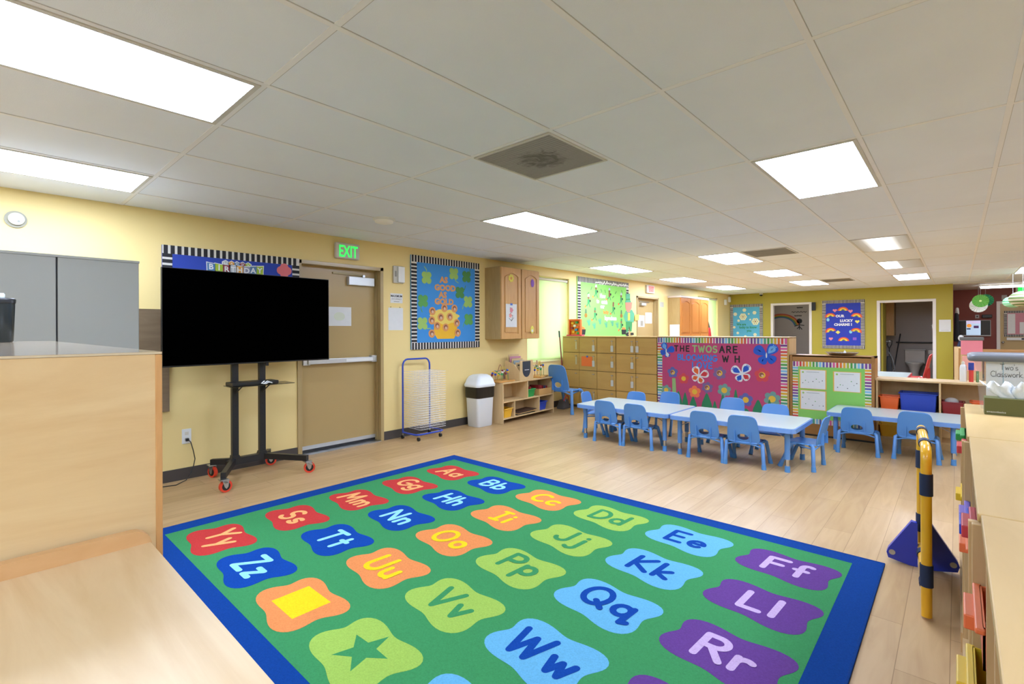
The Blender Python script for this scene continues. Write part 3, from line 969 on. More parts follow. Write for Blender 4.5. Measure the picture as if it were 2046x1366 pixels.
def board(name, label, fr, u0, v0, u1, v1, bgm, w, pitch=.046, cols=BW, sep=None, depth=.02, bottom=True):
    c = fr((u0 + u1) / 2, v0, .0015)
    c0 = fr((u0 + u1) / 2, v0, 0)
    t = thing(name, label, 'bulletin board', c)
    f2 = lambda u, v, w_=0: fr(u, v, w_) - c0
    MB().prism(rect(u0, v0, u1, v1), f2, 0, depth, bgm).build('backing', t)
    border(f2, u0, v0, u1, v1, w, depth, pitch, cols, sep).build('striped_border', t)
    return t, f2, depth


def cut(t, name, f2, pts, w, m, extra=None, label=None, th=.0015):
    g = MB().prism(pts, f2, w, w + th, m)
    if extra: extra(g)
    o = g.build(name, t)
    if label: o['label'] = label
    return o


PBLUE = mat('board_royal_blue', '#2b46a8', .8, noise=.03)
# ---- birthday board, mostly behind the television
bt, f2, d = board('bulletin_board', 'royal blue birthday board with striped border, half hidden behind the television', FW, 1.153, 1.14, 2.372, 2.112, PBLUE, .075, .052)
tc_ = [mat('card_' + n, h, .7) for n, h in (('blue', '#4f7fb0'), ('lime', '#a3bf3a'), ('maroon', '#8e3440'), ('grey', '#b8bfc4'), ('orange', '#d99a3c'), ('slate', '#8f90a8'), ('steel', '#5b80a4'))]
for i, (ch, px, py) in enumerate(zip('HAPPY', (449, 461, 472, 483, 494), (527, 528.5, 529.5, 530.5, 531.5))):
    u, v = WP(px, py)
    g = MB().prism([(u + .036 * math.cos(R(60 * k + 30)), v + .036 * math.sin(R(60 * k + 30))) for k in range(6)], f2, d, d + .003, WHITE)
    g.prism([(u + .028 * math.cos(R(60 * k + 30)), v + .028 * math.sin(R(60 * k + 30))) for k in range(6)], f2, d + .003, d + .0035, tc_[[3, 4, 6, 2, 1][i]])
    g.text(ch, f2, u, v - .017, .05, d + .0035, WHITE, .0005); g.build('letter_card', bt)
for i, (ch, px, py) in enumerate(zip('BIRTHDAY', (420, 436, 451, 464, 477, 491, 504, 517), (533, 535, 538, 539, 540, 541, 541, 541))):
    u, v = WP(px, py)
    q = [(u - .036, v - .055), (u + .036, v - .055), (u + .04, v + .045 - (.012 if i < 2 else 0)), (u - .04, v + .045)] if i < 4 else [(u - .036, v - .055), (u + .036, v - .055), (u + .04, v + .045 + (.008 if i > 5 else 0)), (u - .036, v + .045)]
    g = MB().prism(q, f2, d + .001, d + .004, WHITE)
    g.prism([(u + (a - u) * .84, v + (b_ - v) * .84) for a, b_ in q], f2, d + .004, d + .0045, tc_[[0, 1, 2, 3, 4, 5, 6, 1][i]])
    g.text(ch, f2, u, v - .024, .072, d + .0045, WHITE, .0005, bold=.002); g.build('letter_card', bt)
u, v = WP(566, 541)
o = MB().prism(petals(u, v, .075, 4, .25), f2, d, d + .004, mat('card_pink_flower', '#e0787c', .8)).build('paper_flower', bt); o['label'] = 'pink paper flower'

# ---- as good as gold
bt, f2, d = board('bulletin_board', 'bright blue board reading AS GOOD AS GOLD with shamrocks and a gold pot', FW, 3.822, 1.098, 5.035, 2.322, mat('board_sky_blue', '#3e8fd6', .8, noise=.02), .088, .047)
SH = {'l': mat('shamrock_light', '#9cc267', .8), 'm': mat('shamrock_mid', '#5da256', .8), 'd': mat('shamrock_dark', '#4d8a4b', .8)}


def shamrock(t, f2, px, py, r, k, w, conv=WP, rot=0, X=0.02):
    u, v = conv(px, py)
    pts = petals(u, v, r, 4, .45, 64, R(45))
    g = MB().prism(pts, f2, w, w + .003, SH[k])
    a = R(-90 + rot)
    g.stroke([[(u + .3 * r * math.cos(a), v + .3 * r * math.sin(a)), (u + 1.1 * r * math.cos(a), v + 1.1 * r * math.sin(a)), (u + 1.55 * r * math.cos(a + .25), v + 1.55 * r * math.sin(a + .25))]], f2, w + .001, r * .06, SH[k])
    g.build('paper_shamrock', t)


for px, py, k, rot in [(850.2, 554.8, 'l', 180), (904.5, 547, 'l', 20), (930, 553, 'd', 140), (916.8, 584.6, 'd', 120), (933, 603, 'l', -60), (843, 601, 'm', -20), (842, 646, 'l', 50), (934.3, 638, 'm', -60)]:
    shamrock(bt, f2, px, py, .095, k, d, rot=rot)
GOLDL = mat('gold_letters', '#d89a5c', .7)
for s_, px, py in (('AS', 884.6, 564.6), ('GOOD', 887.5, 580.6), ('AS', 882.6, 594.4), ('GOLD', 885.5, 608)):
    u, v = WP(px, py)
    o = MB().text(s_, f2, u, v, .108, d, GOLDL, .003, bold=.006, sx=1.1).build('paper_lettering', bt)
u0, v0 = WP(865, 677); u1, v1 = WP(911, 642)
POT = mat('pot_gold', '#e8b52a', .7)
cut(bt, 'paper_pot', f2, [(u0 + .06, v0), (u1 - .06, v0), (u1, v0 + .08), (u1, v1), (u0, v1), (u0, v0 + .08)], d, POT)
u, v = WP(887, 633)
cut(bt, 'paper_coins', f2, [(u + .25 * math.cos(a) * (1 + .08 * math.sin(9 * a)), v + .10 * math.sin(a) * (1 + .12 * math.sin(7 * a))) for a in [2 * PI * i / 72 for i in range(72)]], d + .001, mat('coin_yellow', '#e6cf66', .7))
CO, CF, CK = mat('coin_orange', '#d9975a', .7), mat('portrait_skin', '#8a5a48', .8), mat('portrait_light', '#d8b49a', .8)
for zx, zy in ((495, 690), (490, 780), (542, 832), (577, 750), (665, 745), (625, 848), (710, 665), (733, 805), (490, 908), (742, 900), (612, 660)):
    u, v = WP(760 + zx / 4.8775, 480 + zy / 4.8775)
    g = MB().prism(disc(u, v, .055), f2, d + .0035, d + .005, CO)
    g.prism(disc(u, v + .004, .032), f2, d + .005, d + .0056, CF).prism(disc(u + .004, v - .008, .02), f2, d + .0056, d + .006, CK)
    g.build('photo_coin', bt)

# ---- leprechaun board
bt, f2, d = board('bulletin_board', 'lime green leprechaun board with running figures and white letters above the lockers', FW, 7.556, 1.10, 9.456, 2.338, mat('board_lime', '#8fdc6c', .8, noise=.02), .10, .05)


def zl(x, y): return WP(1100 + x / 8.525, 540 + y / 8.525)


GR1, GR2 = mat('felt_green', '#3f9a5c', .8), mat('felt_teal', '#5fb08a', .8)
BRN, ORG, SILV = mat('figure_skin', '#8a6248', .8), mat('figure_orange', '#e08a45', .8), mat('foil_grey', '#b8c0c6', .5)
for zx, zy, hm in ((758, 350, WHITE), (630, 510, WHITE), (985, 400, SILV), (1187, 480, SILV), (1052, 640, BRN), (740, 740, GR1), (1190, 920, GR1)):
    u, v = zl(zx, zy)
    g = MB().prism(disc(u, v + .05, .032), f2, d, d + .002, BRN)
    g.prism([(u - .035, v + .07), (u + .035, v + .07), (u + .028, v + .12), (u - .022, v + .12)], f2, d + .002, d + .003, hm)
    g.prism([(u - .03, v + .02), (u + .03, v + .02), (u + .035, v - .06), (u - .03, v - .06)], f2, d, d + .0025, GR1 if zx != 985 else BRN)
    g.prism(disc(u + .05, v - .01, .024), f2, d, d + .002, INK)
    g.stroke([[(u, v - .05), (u - .05, v - .10), (u - .085, v - .11)], [(u + .01, v - .05), (u + .05, v - .12)]], f2, d, .012, GR1)
    g.prism(disc(u - .105, v - .12, .024, sx=1.3), f2, d, d + .002, ORG)
    g.build('paper_figure', bt)
for zx, zy in ((640, 905), (733, 960), (828, 885), (935, 940), (1040, 915), (1125, 945)):
    u, v = zl(zx, zy)
    g = MB().prism(disc(u, v, .036, 14, 1, 1.2), f2, d, d + .001, GR2)
    g.stroke([[(u + .01 * k, v), (u + .035 * k, v + .075 - .012 * abs(k))] for k in (-2, -1, 0, 1)], f2, d + .001, .011, GR2)
    g.build('handprint', bt)
for zx, zy in ((585, 740), (1190, 750)):
    u, v = zl(zx, zy)
    MB().prism([(u - .035, v + .01), (u + .035, v + .01), (u + .02, v + .09), (u - .02, v + .09)], f2, d, d + .002, mat('hat_grey', '#5f7a5a', .8)).prism(disc(u, v - .03, .042, sx=1.2), f2, d, d + .0025, mat('pot_brown', '#a2762e', .8)).build('paper_hat', bt)
for zx, zy in ((530, 1040), (1232, 1040)):
    u, v = zl(zx, zy)
    g = MB().prism(disc(u, v + .05, .07, sx=1.1, sy=.6), f2, d, d + .002, ORG).prism([(u - .10, v + .04), (u + .10, v + .04), (u + .08, v - .06), (u - .08, v - .06)], f2, d + .002, d + .004, INK)
    g.build('paper_pot', bt)
for s_, zx, zy in (('How', 872, 470), ('to', 790, 555), ('catch', 900, 570), ('our', 868, 645), ('leprechaun', 1008, 845)):
    u, v = zl(zx, zy)
    MB().text(s_, f2, u, v, .115, d, mat('bubble_white', '#dfeaea', .7), .003, bold=.006, sx=.9).build('paper_lettering', bt)
u, v = zl(928, 738)
o = MB().text('lucky', f2, u, v, .10, d, ORG, .003, bold=.004, sx=.95).build('paper_lettering', bt); o['label'] = 'orange cut-out word'
for zx, zy, a in ((680, 305, 1), (625, 390, .5), (850, 345, -1), (915, 360, -1.1), (1095, 380, .8), (1050, 455, .6), (1200, 365, -1.1), (1180, 620, .5)):
    u, v = zl(zx, zy)
    MB().stroke([[(u - .03 * math.cos(a), v - .03 * math.sin(a)), (u + .03 * math.cos(a), v + .03 * math.sin(a))]], f2, d, .01, SH['d']).build('paper_leaf', bt)
# crumpled silver trim
g = MB(); 
for k in range(26):
    u = 8.15 + .05 * k; 
    g.stroke([[(u, 2.26 + random.uniform(-.03, .03)), (u + .04, 2.29 + random.uniform(-.03, .03)), (u + .03, 2.27)]], f2, d + .003 + .0006 * (k % 3), .009, WHITE)
g.build('foil_trim', bt)

t = thing('paper_leprechaun', 'large green paper leprechaun with peach face beside the lime board', 'wall decoration', (0.022, 9.43, 1.24))
f3 = lambda u, v, w=0: FW(u, v, w + .022) - Vector((.022, 9.43, 1.24))


def part_cut(name, P_, w, m):
    return MB().prism(P_, f3, w, w + .002, m).build(name, t)


Z3 = lambda *l: [zl(x, y) for x, y in l]
part_cut('hat', Z3((1262, 400), (1335, 395), (1338, 500), (1355, 545), (1250, 548), (1268, 500)), .002, GR2)
part_cut('hat_band', Z3((1265, 485), (1337, 480), (1338, 505), (1265, 510)), .0045, GR1)
part_cut('face', Z3((1255, 548), (1370, 545), (1362, 640), (1320, 720), (1285, 710), (1258, 640)), .004, mat('paper_peach', '#e58f78', .8))
part_cut('coat', Z3((1265, 690), (1370, 670), (1410, 740), (1400, 890), (1340, 880), (1255, 870), (1225, 780)), .0, GR2)
part_cut('tie', Z3((1298, 728), (1335, 725), (1335, 850), (1298, 855)), .003, mat('paper_yellow', '#d9dc5c', .8))
part_cut('trousers', Z3((1265, 870), (1375, 875), (1365, 1040), (1340, 1040), (1325, 950), (1300, 1050), (1270, 1050)), .001, GR1)
part_cut('mug', Z3((1420, 755), (1490, 750), (1488, 848), (1420, 852)), .003, mat('mug_yellow', '#d8df63', .8))
part_cut('shoe', Z3((1345, 1060), (1395, 1060), (1400, 1100), (1345, 1105)), .003, INK)
part_cut('shoe', Z3((1262, 1070), (1310, 1068), (1305, 1105), (1262, 1108)), .003, INK)

# ---- far wall: two boards
FG = FY(FAR)
bt, f2, d = board('bulletin_board', 'light blue board with cream paper popcorn, left of the first doorway on the olive wall', FG, -0.0 + .02, .95, .945, 2.10, mat('board_light_blue', '#58aed0', .8, noise=.04, nscale=9), .085, .032)


def zb(x, y): return GP(1440 + x / 17.08, 600 + y / 17.08)


CRM = mat('popcorn_cream', '#e0ddb8', .8)
for zx, zy, r in ((770, 560, .11), (1190, 720, .11), (815, 330, .055), (505, 470, .055), (1160, 420, .055), (620, 690, .04), (470, 915, .04), (965, 460, .028), (1015, 655, .028), (590, 1110, .04), (1180, 1165, .05), (850, 1230, .04)):
    u, v = zb(zx, zy)
    g = MB().prism(petals(u, v, r, 6, .18, 48), f2, d, d + .003, CRM)
    if r > .1:
        for k in range(6): g.prism(disc(u + .055 * math.cos(k * 1.05), v + .055 * math.sin(k * 1.05), .012, 8), f2, d + .003, d + .004, SH['d'])
        g.prism(disc(u, v, .02, 8), f2, d + .003, d + .004, CF)
    g.build('paper_popcorn', bt)
DG = mat('letters_dark_green', '#2f8a63', .7)
for s_, zx, zy in (('We are', 710, 850), ('lucky to know', 935, 950), ('you', 978, 1065)):
    u, v = zb(zx, zy); MB().text(s_, f2, u, v, .095, d, DG, .003, bold=.004, sx=.9).build('paper_lettering', bt)

bt, f2, d = board('bulletin_board', 'dark blue board reading OUR LUCKY CHARMS with paper rainbows, between the two doorways', FG, 2.458, .815, 3.415, 2.12, mat('board_deep_blue', '#2b3fb0', .8, noise=.03), .085, .032)


def zc(x, y): return GP(1400 + x / 5.683, 560 + y / 5.683)


RBC = [mat('rainbow_' + n, h, .7) for n, h in (('red', '#d84a3a'), ('orange', '#e88d35'), ('yellow', '#ecd24a'), ('green', '#7a9a4a'))]
for zx, zy, rt_ in ((1617, 345, 0), (1475, 415, .15), (1770, 415, -.2), (1480, 582, .3), (1765, 585, -.25), (1625, 688, 0)):
    u, v = zc(zx, zy)
    g = MB()
    for k, m_ in enumerate(RBC):
        r1, r0 = .125 - .025 * k, .10 - .025 * k
        P_ = [(u + r1 * math.cos(a + rt_), v + r1 * .85 * math.sin(a + rt_)) for a in [PI * i / 16 for i in range(17)]] + [(u + r0 * math.cos(a + rt_), v + r0 * .85 * math.sin(a + rt_)) for a in [PI * (16 - i) / 16 for i in range(17)]]
        g.prism(P_, f2, d, d + .003, m_)
    g.prism(disc(u, v + .03, .016, 8), f2, d + .003, d + .004, CF)
    g.build('paper_rainbow', bt)


def heart(u, v, r): return [(u + r * .062 * 16 * math.sin(a) ** 3, v + r * .062 * (13 * math.cos(a) - 5 * math.cos(2 * a) - 2 * math.cos(3 * a) - math.cos(4 * a))) for a in [2 * PI * i / 28 for i in range(28)]]


HP, HY, HB, HV = mat('heart_pink', '#e08a98', .7), mat('heart_yellow', '#e6dc62', .7), mat('oval_cyan', '#8ccfe0', .7), mat('square_violet', '#8a5ac0', .7)
for zx, zy, k in ((1525, 342, 'h'), (1703, 350, 'h'), (1480, 662, 'h'), (1780, 468, 'y'), (1560, 588, 'd'), (1448, 447, 'o'), (1705, 583, 'o'), (1750, 662, 's')):
    u, v = zc(zx, zy)
    if k == 'h': P_, m_, nm = heart(u, v, .05), HP, 'paper_heart'
    if k == 'y': P_, m_, nm = heart(u, v, .05), HY, 'paper_heart'
    if k == 'd': P_, m_, nm = [(u - .055, v), (u, v - .05), (u + .055, v), (u, v + .05)], HY, 'paper_diamond'
    if k == 'o': P_, m_, nm = disc(u, v, .042, 16, .8, 1.1), HB, 'paper_oval'
    if k == 's': P_, m_, nm = rect(u - .04, v - .035, u + .04, v + .035), HV, 'paper_square'
    cut(bt, nm, f2, P_, d, m_, th=.003)
for s_, zx, zy in (('OUR', 1582, 418), ('LUCKY', 1655, 470), ('CHARMS !', 1617, 514)):
    u, v = zc(zx, zy); MB().text(s_, f2, u, v, .092, d, WHITE, .003, bold=.0045, sx=.98).build('paper_lettering', bt)

# ================================================================== LEFT WALL FITTINGS
t = thing('exit_sign', 'white exit sign with glowing green letters above the near tan door', 'exit sign', (0, 2.924, 2.165))
MB().box(0, -.147, 0, .055, .147, .18, mat('exit_white', '#c9c4bc', .4)).build('housing', t, bevel=.012)
f2 = lambda u, v, w=0: Vector((.0555 + w, u, v))
MB().text('EXIT', f2, .0, .022, .185, 0, emit('exit_green', '#2df25c', .5), .002, bold=.003, sx=.62).build('lettering', t)
t = thing('exit_sign', 'small pale exit sign with red letters above the distant tan door', 'exit sign', (0, 10.435, 2.172))
MB().box(0, -.185, 0, .05, .185, .183, mat('exit_white', '#c9c4bc', .4)).build('housing', t, bevel=.01)
MB().prism(rect(-.12, .02, .15, .165), lambda u, v, w=0: Vector((.05 + w, u, v)), 0, .002, mat('exit_panel_pink', '#e3a39c', .5)).text('EXIT', lambda u, v, w=0: Vector((.052 + w, u, v)), .015, .035, .16, 0, emit('exit_red', '#ff5a4a', .5), .002, bold=.002, sx=.7).build('lettering', t)

t = thing('alarm_horn', 'round white alarm disc high on the yellow wall above the grey cabinet', 'alarm', (0, .243, 2.185))
fx = lambda u, v, w=0: Vector((w, u, v))
MB().prism(disc(0, 0, .062, 36), fx, 0, .012, mat('alarm_rim', '#8a8872', .4)).build('base_plate', t, bevel=.004)
MB().prism(disc(.003, .002, .045, 36), fx, .012, .03, mat('alarm_face', '#b9baa4', .4)).prism(disc(.015, -.015, .007, 12), fx, .03, .032, mat('alarm_dot', '#8b8f86', .5)).build('cover', t, bevel=.006)

t = thing('door_chime', 'white wall box with grille between the near door and the gold board', 'wall box', (0, 3.628, 1.938))
MB().box(0, -.075, 0, .03, .075, .215, mat('chime_base', '#c4c3b8', .4)).build('base_plate', t, bevel=.006)
MB().box(.03, -.02, .01, .055, .072, .205, WHITE).box(.03, -.06, .08, .034, -.035, .15, mat('grille_grey', '#8f8f88', .6)).build('cover', t, bevel=.006)

t = MB().prism(rect(-.09, -.06, .09, .06), fx, 0, .003, PAPER).text('MAXIMUM', fx, 0, .015, .036, .003, INK, .0005, bold=.001).text('OCCUPANCY', fx, 0, -.018, .024, .003, mat('grey_ink', '#5c5c5c', .7), .0005).box(.003, -.04, -.045, .0035, .04, -.04, mat('grey_ink', '#5c5c5c', .7)).build('wall_notice', loc=(0, 3.611, 1.75))
tag(t, 'small white printed notice under the wall box beside the near tan door', 'sign')
t = thing('wall_paper_sheet', 'blank-looking white paper sheet pinned beside the near door under the small notice', 'paper', (0, 3.60, 1.49))
MB().prism(rect(-.108, -.14, .108, .14), fx, .0, .002, PAPER).build('sheet', t)
for s_ in (-.075, .06): MB().ball((.004, s_, .148), .006, mat('brass_pin', '#7d6a3a', .4), n=8).build('pin', t)
t = MB().prism(rect(-.142, -.11, .142, .11), lambda u, v, w=0: Vector((w, u, v)), 0, .002, PAPER).prism(disc(-.01, .0, .05, sx=1.4), fx, .002, .0024, mat('pale_map_ink', '#d3dccb', .8)).build('door_paper', loc=(LX + .0005, 2.915, 1.515))
yy, zz = WP(679.5, 632, LX)
t.location = (LX + .0005, yy, zz)
tag(t, 'white landscape paper with faint print stuck on the near tan door', 'paper')

t = thing('wall_outlet', 'white wall outlet low on the yellow wall left of the television stand', 'outlet', (0, 1.337, .389))
MB().box(0, -.037, -.067, .006, .037, .067, WHITE).build('plate', t, bevel=.002)
for s_ in (-.026, .026): MB().box(.006, -.015, s_ - .014, .008, .015, s_ + .014, mat('outlet_face', '#d4d2c8', .4)).build('socket', t, bevel=.002)
t = thing('power_cord', 'black power cord plugged into the outlet and running down to the floor', 'cord', (0, 1.337, .36))  # power cord with its plug, reaching down to the floor
MB().box(.008, -.012, -.014, .034, .014, .012, BLACK).build('plug', t, bevel=.004)
MB().tube([(.03, .006, -.0), (.05, .02, -.02), (.05, .04, -.1), (.045, .055, -.18), (.04, .045, -.24), (.05, .02, -.30), (.1, -.03, -.345), (.16, -.12, -.355), (.12, -.25, -.355), (.08, -.4, -.356)], .004, BLACK, 8).build('cable', t)
tag(MB().box(0, .55, .635, .035, 1.2, 1.54, wood('brown_panel', '#7d6a50', '#6b5941', axis=1, rough=.5)).build('wall_panel'), 'brown wall-mounted panel seen between the grey cabinet and the television', 'panel')

# ================================================================== WALL CABINETS
def arch_door(parent, X, y0, y1, z0, z1, m):
    """raised-panel cabinet door with an arched top panel; faces +x"""
    f = lambda u, v, w=0: Vector((X + w, u, v))
    o = MB().prism(rect(y0, z0, y1, z1), f, 0, .012, m).build('door', parent, bevel=.002)
    a, b_, c, d_ = y0 + .06, y1 - .06, z0 + .075, z1 - .075
    n = 14
    arch_ = [(a + (b_ - a) * i / n, d_ - .05 + .05 * math.sin(PI * i / n) ** .8) for i in range(n + 1)]
    for P_, nm in ((rect(y0, z0, a, z1), 'stile'), (rect(b_, z0, y1, z1), 'stile'), (rect(a, z0, b_, c), 'rail'), ([(a, z1)] + arch_ + [(b_, z1)], 'arched_rail')):
        MB().prism(P_, f, .0122, .024, m).build(nm, o, bevel=.002)
    a2, b2, c2, d2 = a + .022, b_ - .022, c + .022, d_ - .02
    top = [(b2 - (b2 - a2) * i / n, d2 - .045 + .045 * math.sin(PI * i / n) ** .8) for i in range(n + 1)]
    MB().prism([(a2, c2), (b2, c2)] + top, f, .0122, .023, m).build('raised_field', o, bevel=.007)
    return o


t = thing('wall_cabinet', 'oak wall cabinet with two arched doors beside the gold pot board', 'cabinet', (0, 5.62, 1.212))
MB().box(0, -.45, 0, .312, .42, 1.06, OAKS).build('body', t, bevel=.003)
arch_door(t, .314, -.447, -.018, .004, 1.05, OAK)
arch_door(t, .314, .006, .417, .004, 1.05, OAK)
fx3 = lambda u, v, w=0: Vector((.3425 + w, u, v))
tt = thing('door_drawing', 'white colouring page with a pink flower taped to the left oak cabinet door', 'paper', (.3415, 5.38, 1.58))
fu = lambda u, v, w=0: Vector((w, u, v))
MB().prism(rect(-.12, -.19, .12, .15), fu, 0, .0015, PAPER).stroke([[(-.03, .1), (.02, .06), (-.03, .0), (.03, -.02), (0, -.1)], [(-.05, -.06), (0, -.1), (.05, -.05)]], fu, .0017, .004, mat('grey_ink', '#5c5c5c', .7)).prism(petals(.0, .06, .04, 5, .4), fu, .0015, .0025, mat('petal_pink', '#d98a94', .8)).prism(petals(-.02, -.02, .035, 5, .4), fu, .0015, .0025, mat('petal_coral', '#e29a92', .8)).build('sheet', tt)
MB().prism(rect(-.025, .13, .025, .16), fu, .002, .003, mat('blue_tape', '#4a6fc4', .6)).build('tape', tt)
for u, v, m_, lab in ((5.38, 2.11, 'heart_yellow', 'round yellow flower sticker at the top of the left oak cabinet door'), (5.87, 2.07, 'square_violet', 'oval purple sticker at the top of the right oak cabinet door'), (5.86, 1.35, 'heart_yellow', 'yellow and white sticker at the foot of the right oak cabinet door')):
    g = MB().prism(petals(0, 0, .06, 7, .2, 42) if 'flower' in lab else disc(0, 0, .05, 18, .8, 1.25), fu, 0, .0012, _mc[m_])
    if 'purple' not in lab: g.prism(disc(0, .0 if 'flower' in lab else -.015, .022), fu, .0012, .0018, PAPER if 'white' in lab else CO)
    tag(g.build('door_sticker', loc=(.3415, u, v)), lab, 'sticker')

t = thing('wall_cabinet', 'distant oak wall cabinet with orange doors near the far window', 'cabinet', (0, 12.3, 1.16))
MB().box(0, -.88, 0, .30, .88, 1.0, OAKS).box(0, -.9, .955, .335, .9, 1.0, mat('cabinet_top_trim', '#cfc3b4', .5)).build('body', t, bevel=.003)
OAK2 = wood('oak_cabinet_orange', '#c98442', '#b87434', axis=2, scale=3, stretch=10, rough=.3, coat=.2, contrast=.8)  # doors in a more orange oak than the cabinet sides
for a, b_ in ((-.87, -.3), (-.28, .3), (.32, .87)): arch_door(t, .302, a, b_, .01, .95, OAK2)
FXX = FY(11.415)
tt = MB().prism(rect(-.12, -.16, .12, .16), lambda u, v, w=0: Vector((u, -w, v)), 0, .002, PAPER).build('wall_chart', loc=(.17, 11.418, 1.305))
tag(tt, 'white printed sheet on the side of the distant oak cabinet', 'paper')
tag(MB().prism(rect(-.10, -.06, .10, .06), fx, 0, .004, mat('plaque_grey', '#b4b3a8', .6)).build('wall_plaque', loc=(0, 11.085, 1.94)), 'small grey plaque on the wall right of the distant tan door', 'sign')
tt = MB().prism(rect(-.16, -.12, .15, .14), fx, 0, .002, PAPER).box(.002, -.05, -.1, .003, .08, .02, mat('dull_photo', '#9a9484', .8)).build('door_paper', loc=(LX + .001, 10.28, 1.53))
tag(tt, 'tall white sheet with a grey picture on the distant tan door', 'paper')
tt = MB().prism(rect(-.15, -.10, .17, .15), fx, 0, .002, PAPER)
for k in range(5): tt.box(.002, -.12, .1 - k * .04, .0025, .12, .104 - k * .04, mat('grey_ink', '#5c5c5c', .7))
tag(tt.build('door_paper', loc=(LX + .002, 10.62, 1.59)), 'white calendar-like sheet right of the grey picture on the distant tan door', 'paper')
t = thing('backpack', 'small red and black backpack hanging by the far window behind the oak cabinet', 'bag', (.18, 13.42, 1.14))
MB().taper((0, 0), .2, .26, .16, .2, 0, .26, mat('backpack_red', '#b5262c', .7)).build('body', t, bevel=.03)
MB().taper((0, 0), .14, .2, .08, .12, .24, .42, mat('backpack_black', '#1d1d20', .7)).box(-.18, -.02, .36, -.04, .02, .39, STEEL).build('top_flap', t, bevel=.02)
for x, y, z, lab in ((.03, 15.70, 2.26, 'small white wall sensor in the far corner near the ceiling'), (.03, 15.35, 2.16, 'small white box below the corner sensor')):
    tag(MB().box(-.03, -.05, -.08, .03, .05, .08, WHITE).build('wall_sensor', bevel=.01, loc=(x, y, z)), lab, 'sensor')

# olive wall fittings
t = thing('security_camera', 'small dome security camera at the top of the olive wall', 'camera', (.916, FAR - .06, CH - .012))
MB().lathe([(.05, 0), (.05, -.03), (.045, -.035)], (0, 0, 0), WHITE, 20).build('base', t)
MB().ball((0, 0, -.04), .042, mat('camera_dome', '#16181c', .15), n=16).build('dome', t)
t = thing('wall_speaker', 'black wall speaker between the first doorway and the rainbow board', 'speaker', (2.262, FAR - .0, 1.86))
MB().box(-.045, -.09, 0, .045, -.01, .225, BLACK).build('cabinet', t, bevel=.008)
MB().box(-.036, -.094, .015, .036, -.09, .21, mat('speaker_mesh', '#2c2f31', .8)).build('grille', t)
tag(MB().prism(rect(-.108, -.145, .108, .145), lambda u, v, w=0: Vector((u, -w, v)), 0, .003, PAPER).box(-.07, -.0035, -.11, .07, -.003, -.107, mat('grey_ink', '#5c5c5c', .7)).build('wall_paper_sheet', loc=(4.995, FAR, 1.41)), 'white paper sheet on the olive wall right of the second doorway', 'paper')

# ================================================================== LOCKERS AND DIVIDERS
KNOB = mat('locker_knob', '#a9a49a', .35, metal=.6)
TAGM = mat('name_tag_sleeve', '#d2d4cf', .5, alpha=.92)
DARKGAP = mat('locker_gap', '#3a2c1a', .8)


def lockers(x0, cols, label):
    cw, LY, ht = .357, 7.10, 1.236
    n = len(cols)
    t = thing('cubby_lockers', label, 'lockers', (x0, LY, 0), group='plywood cubby lockers')
    MB().box(0, .02, 0, n * cw, .40, ht - .02, LOCK).box(0, .0, ht - .02, n * cw, .40, ht, LOCK).build('body', t, bevel=.002)
    MB().box(.004, .012, .01, n * cw - .004, .021, ht - .02, DARKGAP).build('recess', t)
    z = [.045, .347, .650, .954, ht - .022]
    for c, tags in enumerate(cols):
        for r in range(4):
            d_ = MB().box(c * cw + .004, -.004, z[3 - r] + .004, (c + 1) * cw - .004, .012, z[4 - r] - .004, LOCK).build('door', t, bevel=.0015)
            right = not (tags.isupper())
            kx = (c + 1) * cw - .055 if right else c * cw + .035
            kz = z[4 - r] - .055
            MB().cyl((kx, -.004, kz), (kx, -.03, kz), .006, KNOB, n=8).box(kx - .022, -.034, kz - .006, kx + .016, -.026, kz + .007, KNOB).build('latch', d_)
            if tags[r].lower() == 't':
                MB().box(kx - .022, -.034, kz - .175, kx + .026, -.030, kz - .075, TAGM).tube([(kx, -.03, kz), (kx + .002, -.032, kz - .075)], .002, PAPER, 5).build('name_tag', d_)
            elif tags[r].lower() == 's':
                MB().box(kx - .008, -.033, kz - .15, kx + .022, -.030, kz - .02, mat('faded_tag', '#c7bd95', .6)).build('name_tag', d_)
    return t


lockers(.012, ['ssss'[:2] + 'nn'], 'narrow single-column plywood lockers next to the window and the red broom')
lockers(.366, ['ttns', 'tttn'], 'plywood lockers with an orange card pinned on one door, middle bank')
lockers(1.084, ['tttn', 'TNNN'], 'plywood lockers touching the left edge of the pink board')
t = thing('pinned_card', 'bright orange card pinned to a locker door in the middle bank', 'card', (.535, 7.094, .81))
MB().prism(rect(-.12, -.085, .095, .08), lambda u, v, w=0: Vector((u, -w, v)), .0, .003, mat('orange_card', '#ee7a3a', .8)).build('sheet', t)
MB().prism(rect(-.02, .065, .012, .095), lambda u, v, w=0: Vector((u, -w, v)), .003, .006, mat('blue_tape', '#4a6fc4', .6)).build('tape', t)

